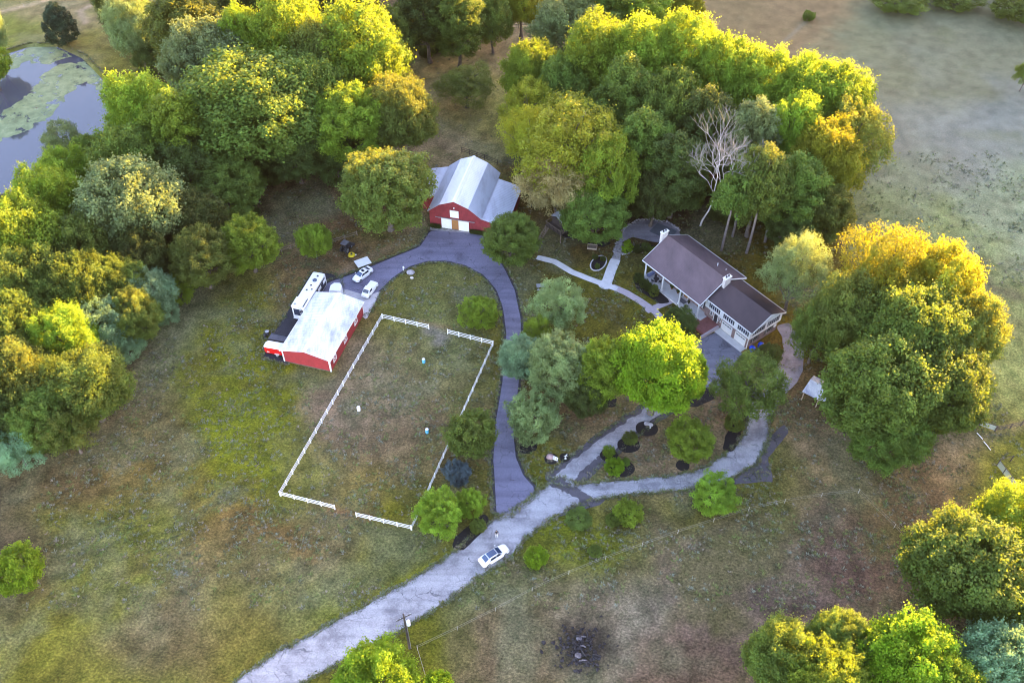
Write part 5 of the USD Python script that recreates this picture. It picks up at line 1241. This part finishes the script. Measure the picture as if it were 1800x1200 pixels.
sedan(c, math.degrees(math.atan2(d[1], d[0])), 'white sedan with sunroof parked in the yard near the flat white panel', False, 4.6)

# small white pickup
c = G(650, 514); d = G(642, 523) - G(657, 504)
p = thing('pickup_truck', 'small white pickup parked on the apron at the storage building', 'truck', (*c, .06), math.degrees(math.atan2(d[1], d[0])))
obj('body', loft([(-2.1, .78, .78, .35, .95, .05), (-2.0, .82, .82, .3, 1.0, .06), (.0, .84, .84, .28, 1.0, .06), (1.2, .84, .82, .28, .98, .08), (1.75, .82, .76, .3, .9, .1), (2.0, .72, .66, .36, .74, .08)]), 'white_gloss', p, smooth=35)
obj('cab', loft([(.0, .78, .70, .95, 1.62, .07), (.9, .78, .70, .95, 1.6, .08), (1.45, .74, .66, .92, 1.02, .03)]), 'white_gloss', p, smooth=30)
obj('windshield', quad([[(1.42, -.6, 1.06), (1.42, .6, 1.06)], [(.97, -.58, 1.56), (.97, .58, 1.56)]], .035), 'dark_glass', p)
for s in (-1, 1): obj('side_window', trimesh.convex.convex_hull(np.array([(x, s * (w + .03), z) for x, w, z in ((.15, .75, 1.1), (1.15, .75, 1.1), (.9, .70, 1.52), (.15, .70, 1.52))] + [(x, s * w, z) for x, w, z in ((.15, .75, 1.1), (1.15, .75, 1.1), (.9, .70, 1.52), (.15, .70, 1.52))])), 'dark_glass', p)
obj('bed_cover', box(-2.05, -.03, -.8, .8, 1.01, 1.12), 'white_paint', p)
for s in (-1, 1):
    for x in (-1.3, 1.3): wheel_at(p, x, s * .84, .32)

# long white travel trailer (motor home) beside the storage building
a, b = G(561, 479, 3.3), G(523, 541, 3.3); c = (a + b) / 2; L = np.linalg.norm(a - b); d = b - a
p = thing('travel_trailer', 'long white travel trailer with roof vents parked beside the storage building', 'trailer', (*c, 0.03), math.degrees(math.atan2(d[1], d[0])))
h = L / 2
obj('body', loft([(-h, 1.22, 1.18, .9, 3.2, .12), (-h + .2, 1.26, 1.22, .55, 3.3, .1), (h - 3.0, 1.26, 1.22, .5, 3.3, .1), (h - .1, 1.26, 1.22, .5, 3.3, .1), (h, 1.24, 1.2, .55, 3.26, .08)]), 'white_paint', p, smooth=30)
obj('cap', box(h - 2.6, h + .05, -1.3, 1.3, 3.3, 3.48), 'white_vinyl', p)
for sy in (-1, 1): obj('side_stripe', box(-h + .3, h - .2, sy * 1.262 - .01, sy * 1.262 + .01, .75, 1.7), 'dark_trim', p)
obj('awning', tube([(-h + .8, 1.36, 2.9), (h - 3.2, 1.36, 2.9)], .11, 8), 'dark_trim', p)
for x, y, s in ((-h + 1.1, .2, .16), (-h + 3.8, .0, .14), (-h + 5.2, -.25, .14), (-h + 4.8, .6, .12)): obj('roof_vent', box(x - s, x + s, y - s, y + s, 3.33, 3.46), 'dark_trim', p)
obj('skylight', cyl(-h + 2.3, .1, 3.33, 3.5, .5, .42, 6), 'blue_plastic' if 0 else 'car_glass', p)
obj('air_conditioner', [box(h - 1.9, h - .9, -.5, .4, 3.48, 3.74)], 'white_gloss', p)
obj('roof_rack', [box(h - 2.4, h - .2, .95, 1.08, 3.48, 3.62)], 'dark_trim', p)
obj('hatch', box(h - .75, h - .45, -.95, -.6, 3.48, 3.6), 'grey_steel', p)
obj('rear_window', box(h + .01, h + .04, -.95, .95, 1.3, 2.9), 'dark_glass', p)
obj('ladder', [tube([(h + .14, yy, .7), (h + .14, yy, 3.5), (h - .2, yy, 3.62)], .03, 6) for yy in (.35, .75)] + [tube([(h + .14, .35, z), (h + .14, .75, z)], .025, 5) for z in np.arange(.9, 3.4, .35)], 'chrome', p)
obj('bumper', box(h + .05, h + .22, -1.2, 1.2, .45, .62), 'white_paint', p)
for sy in (-1, 1):
    for k in range(3):
        x = -h + 1.5 + k * 2.3
        w = obj('window', box(x, x + .9, sy * 1.28 - .012, sy * 1.28 + .012, 1.75, 2.5), 'dark_glass', p)
    for x in (.3, 1.2): wheel_at(p, x, sy * 1.24, .36)
# white trailer whose nose shows behind the storage building
a, b = G(592, 497, 2.5), G(588, 512, 2.5); d = a - b
p = thing('cargo_trailer', 'white enclosed trailer with sloped nose behind the storage building', 'trailer', (*a, .05), math.degrees(math.atan2(d[1], d[0])))
obj('body', loft([(-2.3, 1.12, 1.1, .5, 2.5, .08), (-.7, 1.12, 1.1, .5, 2.5, .1), (.1, .7, .66, .6, 2.35, .1)]), 'white_paint', p, smooth=30)
for sy in (-1, 1): wheel_at(p, -1.6, sy * 1.18, .33)
obj('hitch', tube([(.05, 0, .5), (.8, 0, .45)], .05, 6), 'dark_trim', p)
# red trailer, white roof
q = [G(470.4, 598, 2), G(499, 603, 2), G(493, 614, 2), G(464, 610.4, 2)]; c = sum(q) / 4; d = q[1] - q[0]
p = thing('cargo_trailer', 'small bright red trailer with white roof at the corner of the storage building', 'trailer', (*c, .02), math.degrees(math.atan2(d[1], d[0])))
obj('body', loft([(-1.85, .55, .55, .55, 1.75, .06), (-1.45, .82, .82, .42, 1.92, .06), (1.5, .82, .82, .42, 1.92, .06), (1.62, .80, .80, .45, 1.9, .05)]), 'trailer_red', p, smooth=30)
obj('roof', loft([(-1.85, .57, .55, 1.74, 1.84, .03), (-1.45, .86, .84, 1.9, 2.02, .04), (1.52, .86, .84, 1.9, 2.02, .04), (1.66, .83, .80, 1.9, 2.0, .03)]), 'white_paint', p)
obj('fender', box(.25, 1.15, -1.02, -.83, .62, .72), 'white_paint', p); obj('sign_plate', box(-1.25, -.75, -.845, -.83, .75, .95), 'white_paint', p)
for sy in (-1, 1): wheel_at(p, .7, sy * .98, .33, .18)
obj('hitch', [tube([(-1.8, -.3, .45), (-2.6, 0, .45)], .05, 6), tube([(-1.8, .3, .45), (-2.6, 0, .45)], .05, 6)], 'dark_trim', p); obj('jack', cyl(-2.5, 0, .05, .6, .05, n=8), 'grey_steel', p)
# covered flat trailer
q = [G(479, 585, .8), G(509.6, 591, .8), G(504, 601, .8), G(468, 596, .8)]; c = sum(q) / 4; d = q[1] - q[0]
p = thing('flat_trailer', 'grey covered flat trailer between the red trailer and the dark strip', 'trailer', (*c, .02), math.degrees(math.atan2(d[1], d[0])))
obj('bed', box(-1.9, 1.9, -.8, .8, .5, .6), 'dark_trim', p)
for k in range(6): obj('plank', box(-1.88, 1.88, -.78 + k * .26, -.55 + k * .26, .6, .66), 'cover_grey', p)
obj('rail', [box(-1.9, 1.9, s * .8 - .04, s * .8 + .04, .6, .85) for s in (-1, 1)], 'dark_trim', p)
for sy in (-1, 1): wheel_at(p, .2, sy * .95, .3, .16)
# smoker barrel
x, y = G(471, 589)
p = thing('barrel_smoker', 'black barrel smoker standing on the grass beside the grey flat trailer', 'smoker', (x, y, 0), 20)
obj('drum', cyl(0, 0, .25, 1.05, .36, n=16), 'dark_trim', p); obj('lid', cyl(0, 0, 1.05, 1.2, .38, .16, 16), 'grey_steel', p)
for k in range(3): obj('leg', cyl(.28 * math.cos(k * 2.1), .28 * math.sin(k * 2.1), 0, .27, .03, n=6), 'dark_trim', p)
o2 = cyl(0, 0, 0, .7, .22, n=12); o2.apply_translation((-.55, -.35, .1)); obj('firebox', o2, 'dark_trim', p)
# white panel on trestles
q = [G(621.5, 459, .5), G(645, 450.5, .5), G(653.5, 461.5, .5), G(630.5, 470, .5)]; c = sum(q) / 4; d = q[1] - q[0]; e = q[0] - q[3]
p = thing('white_board', 'large flat white panel lying on blocks beside the yard drive', 'panel', (*c, 0), math.degrees(math.atan2(d[1], d[0])))
w2, h2 = np.linalg.norm(d) / 2, np.linalg.norm(e) / 2
obj('board', box(-w2, w2, -h2, h2, .42, .5), 'white_paint', p)
for sx in (-1, 1):
    for sy in (-1, 1): obj('block', box(sx * w2 * .8 - .15, sx * w2 * .8 + .15, sy * h2 * .75 - .15, sy * h2 * .75 + .15, 0, .42), 'old_wood', p)
# tractor and its yellow implement
x, y = G(609, 440)
p = thing('tractor', 'dark tractor with roll bar parked on the grass by the yard', 'tractor', (x, y, 0), 65)
obj('hood', loft([(.3, .34, .3, .6, 1.15, .06), (1.3, .32, .28, .6, 1.1, .07), (1.55, .26, .22, .62, 1.0, .06)]), 'dark_trim', p, smooth=30)
obj('chassis', box(-.9, 1.4, -.25, .25, .4, .62), 'dark_trim', p); obj('seat', [box(-.55, -.1, -.24, .24, .95, 1.05), box(-.62, -.52, -.24, .24, 1.05, 1.5)], 'black_rubber', p)
obj('canopy', box(-.9, .55, -.65, .65, 2.15, 2.24), 'cover_grey', p)
for sx in (-.75, .45):
    for sy in (-.5, .5): obj('post', cyl(sx, sy, .7, 2.15, .035, n=6), 'dark_trim', p)
obj('steering_wheel', tube(np.c_[.2 + .0 * np.arange(13), .18 * np.cos(np.linspace(0, 6.283, 13)), 1.25 + .18 * np.sin(np.linspace(0, 6.283, 13))], .02, 5), 'black_rubber', p)
obj('loader', [box(1.7, 2.1, -.75, .75, .1, .55), box(.3, 1.75, .42, .52, .75, .87), box(.3, 1.75, -.52, -.42, .75, .87)], 'dark_trim', p)
for sy in (-1, 1): wheel_at(p, -.55, sy * .78, .62, .3); wheel_at(p, 1.15, sy * .58, .38, .22)
x, y = G(618, 449)
p = thing('mower_deck', 'yellow round implement on the grass beside the tractor', 'mower', (x, y, 0), 10)
obj('deck', [cyl(0, 0, .12, .34, .75, .66, 18)], 'yellow_paint', p); obj('gearbox', cyl(0, 0, .34, .62, .22, .16, 10), 'dark_trim', p)
obj('hitch_frame', [tube([(-.5, .4, .34), (-1.1, 0, .8)], .045, 6), tube([(-.5, -.4, .34), (-1.1, 0, .8)], .045, 6)], 'dark_trim', p)
w = cyl(.85, 0, .0, .12, .16, n=10); obj('caster', w, 'white_paint', p)

# ------------------------------------------------------------------ fences
def board_fence(name, pts, label, post_h, rails, mat, pitch, pr=.065, rw=.055, rt=.02, post_mat=None, panel=None, cat='fence'):
    P = [np.array(q, float) for q in pts]
    p = thing(name, label, cat, (*P[0], 0))
    for a, b in zip(P[:-1], P[1:]):
        L = np.linalg.norm(b - a); n = max(1, int(round(L / pitch))); an = math.atan2(*(b - a)[::-1])
        def place(m, at):
            m.apply_transform(trimesh.transformations.rotation_matrix(an, (0, 0, 1))); m.apply_translation((*(at - P[0]), 0)); return m
        for k in range(n + 1):
            if k == 0 and a is not P[0]: continue
            at = a + (b - a) * k / n
            o_ = obj('post', place(box(-pr, pr, -pr, pr, 0, post_h), at), post_mat or mat, p)
            if mat == 'white_vinyl':
                cp = trimesh.creation.cone(pr * 1.7, .1, sections=4); cp.apply_translation((0, 0, post_h)); obj('cap', place(cp, at), mat, o_)
        for k in range(n):
            m0 = a + (b - a) * k / n
            for z in rails: obj('rail', place(box(pr + .002, L / n - pr - .002, -rt, rt, z - rw, z + rw), m0), mat, p)
            if panel: obj('panel', place(box(pr + .002, L / n - pr - .002, -.01, .01, .1, panel), m0), 'mesh_panel', p)
    return p
plain('fence_brown', (0.075, 0.055, 0.045), 0.85, var=0.3, scale=3)
M('mesh_panel', {'t': ('texture_coordinate', {}), 'w': ('checker_texture', {'scale': 14.0}), 'd': ('diffuse_bsdf', {'color': (0.28, 0.32, 0.28)}), 'tr': ('transparent_bsdf', {}), 'm': ('mix_closure', {'fac': 0.55})},
  [('d.BSDF', 'm.closure1'), ('tr.BSDF', 'm.closure2')], surface='m.closure')
NW, N1, N2, NE, SE, S2, S1, SW = [G(*q) for q in [(672,560),(754,578.5),(787,587),(867,607),(724,931),(627,908),(589,895),(493,871)]]
E1, E2 = G(799,765), G(783,797)
board_fence('ring_fence', [SW, NW], 'long white rail fence along the left side of the riding ring', 1.25, (.35, .75, 1.15), 'white_vinyl', 2.16)
board_fence('ring_fence', [NW + (N1 - NW) * .012, N1], 'white rail fence at the top of the ring, left of its gateway', 1.25, (.35, .75, 1.15), 'white_vinyl', 2.16)
board_fence('ring_fence', [N2, NE], 'white rail fence at the top of the ring, right of its gateway', 1.25, (.35, .75, 1.15), 'white_vinyl', 2.16)
board_fence('ring_fence', [NE + (SE - NE) * .006, NE + (SE - NE) * .56], 'white rail fence on the drive side of the ring, upper stretch', 1.25, (.35, .75, 1.15), 'white_vinyl', 2.16)
board_fence('ring_fence', [NE + (SE - NE) * .60, SE], 'white rail fence on the drive side of the ring, lower stretch', 1.25, (.35, .75, 1.15), 'white_vinyl', 2.16)
board_fence('ring_fence', [SW + (S1 - SW) * .012, S1], 'white rail fence at the bottom of the ring, left of the gap', 1.25, (.35, .75, 1.15), 'white_vinyl', 2.16)
board_fence('ring_fence', [S2, SE + (S2 - SE) * .012], 'white rail fence at the bottom of the ring, right of the gap', 1.25, (.35, .75, 1.15), 'white_vinyl', 2.16)
board_fence('paddock_fence', [G(812,268), G(852,281), G(875,290)], 'dark board fence behind the barn', 1.45, (.4, .85, 1.3), 'fence_brown', 2.4)
board_fence('paddock_fence', [G(1462,408), G(1476,434), G(1492,460), G(1510,490)], 'dark board fence between the back lawn and the misty field', 1.4, (.35, .7, 1.05, 1.3), 'fence_brown', 2.4)
board_fence('paddock_fence', [G(1694,738), G(1748,757)], 'weathered mesh fence at the foot of the east trees', 1.35, (1.25,), 'fence_brown', 2.0, panel=1.2)
board_fence('paddock_fence', [G(1749.5,757.5), G(1775,753), G(1812,744)], 'dark rail fence running to the right edge below the field', 1.35, (.35, .8, 1.25), 'fence_brown', 2.0)
board_fence('paddock_fence', [G(893,51), G(948,51)], 'pale rail fence at the far end of the grass gap', 1.4, (.5, 1.2), 'old_wood', 3.0)
board_fence('paddock_fence', [G(478,447), G(512,438), G(528,432)], 'low grey rail fence at the wood corner left of the small round tree', 1.2, (.5, 1.0), 'old_wood', 2.6)
board_fence('paddock_fence', [G(585,428), G(628,414)], 'low grey rail fence under the large round tree', 1.2, (.5, 1.0), 'old_wood', 2.6)
board_fence('pen_fence', [G(1752,818), G(1785,861)], 'mesh pen panels with dark posts, long side facing the field', 1.5, (1.42,), 'fence_brown', 1.45, post_mat='dark_wood', panel=1.35)
board_fence('pen_fence', [G(1753.5,816.5), G(1776,810)], 'mesh pen panel with dark posts, upper short side', 1.5, (1.42,), 'fence_brown', 2.2, post_mat='dark_wood')
board_fence('pen_fence', [G(1786.5,861), G(1812,856)], 'mesh pen panel with dark posts, lower short side', 1.5, (1.42,), 'fence_brown', 2.2, post_mat='dark_wood')
def wire_fence(pts, label, pitch=6.0):
    P = [np.array(q, float) for q in pts]; p = thing('wire_fence', label, 'fence', (*P[0], 0))
    ls = LineString(P); n = int(ls.length / pitch); at = [np.array(ls.interpolate(i / n, normalized=True).coords[0]) - P[0] for i in range(n + 1)]
    for q in at: obj('post', cyl(q[0], q[1], 0, 1.15, .035, n=5), 'wire', p)
    for z in (.55, 1.05): obj('wire', tube([(*q, z) for q in at], .010, 4), 'wire', p)
wire_fence([G(734,1140), G(850,1085), G(960,1025), G(1060,985), G(1195,936), G(1330,893), G(1420,876), G(1508,866)], 'pale wire fence along the top of the bottom field')
wire_fence([G(1508.5,867), G(1560,915), G(1600,960), G(1632,995)], 'pale wire fence down the right part of the bottom field')
wire_fence([G(734,1142), G(745,1178), G(756,1216)], 'short pale wire fence running off the bottom edge by the pole')
wire_fence([G(-10,26), G(40,14), G(90,-4)], 'pale wire fence along the lane in the top left corner')
for px, a, b, lb in [((0,0),(1717,761),(1727,772),'short white pipe lying on the track by the east trees'), ((0,0),(1729,776),(1741,791),'long white pipe lying on the grass toward the pen')]:
    q0, q1 = G(*a), G(*b); o_ = obj('pipe', tube([(*q0, .08), (*((q0 + q1) / 2), .1), (*q1, .08)], .07, 7), 'white_paint'); tag_at(o_, label=lb, cat='pipe')

# ------------------------------------------------------------------ barrels, pole, person
def drum(px, mat, lb, lid):
    x, y = G(*px); p = thing('barrel', lb, 'barrel', (x, y, 0), 0)
    prof = np.array([(0, 0), (.28, 0), (.30, .04), (.30, .3), (.315, .32), (.30, .34), (.30, .6), (.315, .62), (.30, .64), (.29, .9), (0, .9)])
    m = trimesh.creation.revolve(prof, sections=18); obj('drum', m, mat, p, smooth=30); obj('lid', cyl(0, 0, .9, .94, .27, n=16), lid, p)
drum((745, 637), 'pale_blue_plastic', 'pale blue barrel in the upper part of the riding ring', 'white_paint')
drum((631, 721), 'white_paint', 'white barrel on the left side of the riding ring', 'white_vinyl')
drum((751, 760), 'pale_blue_plastic', 'pale blue barrel near the drive side of the riding ring', 'white_vinyl')
x, y = G(720, 1139)
p = thing('utility_pole', 'dark wooden utility pole with pale transformer at the drive edge', 'utility pole', (x, y, 0), 0)
obj('pole', cyl(0, 0, 0, 10.2, .17, .12, 10), 'pole_wood', p, smooth=True)
obj('transformer', [cyl(.48, -.05, 7.3, 8.3, .27, n=14), cyl(.48, -.05, 8.3, 8.4, .27, .12, 14)], 'white_paint', p)
obj('bracket', box(.1, .3, -.08, .08, 7.5, 7.6), 'grey_steel', p); obj('conduit', cyl(.19, .02, 0, 7.2, .05, n=6), 'grey_steel', p)
ca = box(-1.1, 1.1, -.05, .05, 9.2, 9.32); ca.apply_transform(trimesh.transformations.rotation_matrix(.5, (0, 0, 1))); ca.apply_translation((0, -.0, 0)); obj('crossarm', ca, 'pole_wood', p)
for s in (-1, -.45, .45, 1): obj('insulator', cyl(s * math.cos(.5), s * math.sin(.5), 9.32, 9.52, .05, n=8), 'grey_steel', p)

def person(loc, rot, label):
    p = thing('person', label, 'person', (*loc, .045), rot)
    def hull(a, ra, b, rb):
        S = lambda c, r_: manifold3d.Manifold.sphere(r_, 14).translate(tuple(map(float, c)))
        return manifold3d.Manifold.batch_hull([S(a, ra), S(b, rb)])
    def fuse(bones, ref=.03):
        m = manifold3d.Manifold.batch_boolean([hull(*b) for b in bones], manifold3d.OpType.Add).refine_to_length(ref)
        q = m.to_mesh(); t = trimesh.Trimesh(q.vert_properties[:, :3], q.tri_verts, process=True); trimesh.smoothing.filter_taubin(t, iterations=8); return t
    hip, sh = .93, 1.47
    bones = [((0, 0, hip), .13, (0, 0, 1.18), .125), ((0, 0, 1.18), .125, (0, 0, 1.38), .145), ((-.16, 0, 1.42), .07, (.16, 0, 1.42), .07), ((0, 0, 1.42), .07, (0, .01, 1.56), .055), ((-.07, 0, hip), .11, (.07, 0, hip), .11)]
    for s in (-1, 1):
        bones += [((s * .10, 0, .9), .095, (s * .11, .03, .5), .06), ((s * .11, .03, .5), .06, (s * .12, 0, .09), .04), ((s * .12, -.03, .05), .045, (s * .13, .16, .035), .035),
                  ((s * .20, 0, 1.41), .055, (s * .27, .02, 1.13), .045), ((s * .27, .02, 1.13), .043, (s * .17, .25, 1.06), .032), ((s * .17, .25, 1.06), .036, (s * .13, .32, 1.07), .034)]
    bones += [((0, .01, 1.66), .092, (0, .02, 1.72), .10)]
    obj('body', fuse(bones), 'skin', p, smooth=True)
    f = [((0, .115, 1.67), .016, (0, .125, 1.645), .02)]
    for s in (-1, 1): f += [((s * .035, .1, 1.69), .012, (s * .036, .104, 1.69), .012), ((s * .1, .01, 1.68), .018, (s * .1, .01, 1.65), .014)]
    obj('face', fuse(f, .01), 'skin', p, smooth=True)
    for s in (-1, 1):
        fg = [((s * (.13 + dx), .33, 1.07), .010, (s * (.10 + dx), .39 - abs(dx) * .4, 1.065), .008) for dx in (-.03, -.01, .01, .03)] + [((s * .10, .31, 1.08), .011, (s * .07, .345, 1.09), .009)]
        obj('hand', fuse(fg, .008), 'skin', p, smooth=True)
    obj('hair', fuse([((0, -.02, 1.70), .105, (0, -.01, 1.745), .098), ((0, -.05, 1.6), .07, (0, -.03, 1.68), .09)]), 'hair_dark', p, smooth=True)
    obj('shirt', fuse([((0, 0, 1.0), .155, (0, 0, 1.2), .145), ((0, 0, 1.2), .145, (0, 0, 1.38), .162), ((-.17, 0, 1.41), .085, (.17, 0, 1.41), .085)] + [((s * .20, 0, 1.41), .072, (s * .255, .02, 1.2), .06) for s in (-1, 1)]), 'shirt_black', p, smooth=True)
    obj('trousers', fuse([((-.07, 0, .93), .128, (.07, 0, .93), .128)] + [((s * .10, 0, .88), .11, (s * .11, .03, .5), .08) for s in (-1, 1)] + [((s * .11, .03, .5), .08, (s * .12, 0, .14), .062) for s in (-1, 1)]), 'white_paint', p, smooth=True)
    for s in (-1, 1): obj('shoe', fuse([((s * .12, -.04, .055), .055, (s * .13, .15, .045), .045)]), 'white_vinyl', p, smooth=True)
    c_ = thing('drone_controller', 'small pale remote control held by the standing person', 'remote control', (*loc, .045), rot)
    obj('case', box(-.10, .10, .36, .46, 1.05, 1.10), 'white_vinyl', c_); obj('antenna', [tube([(s * .07, .46, 1.09), (s * .09, .56, 1.13)], .008, 5) for s in (-1, 1)], 'dark_trim', c_)
person(G(873, 943), 195, 'person in black top and white trousers standing on the drive above the car')

# ------------------------------------------------------------------ thin morning haze round everything
usdkit.material(stage, '/World/Looks/haze_air', {'v': ('principled_volume', {'color': (0.92, 0.86, 0.88), 'density': 0.000008, 'anisotropy': 0.0})}, [], volume='v.volume')
tag_at(obj('haze', box(-2600, 2600, -1600, 3100, -4.0, 124.5), 'haze_air'), kind='stuff', label='thin morning haze over the whole property')
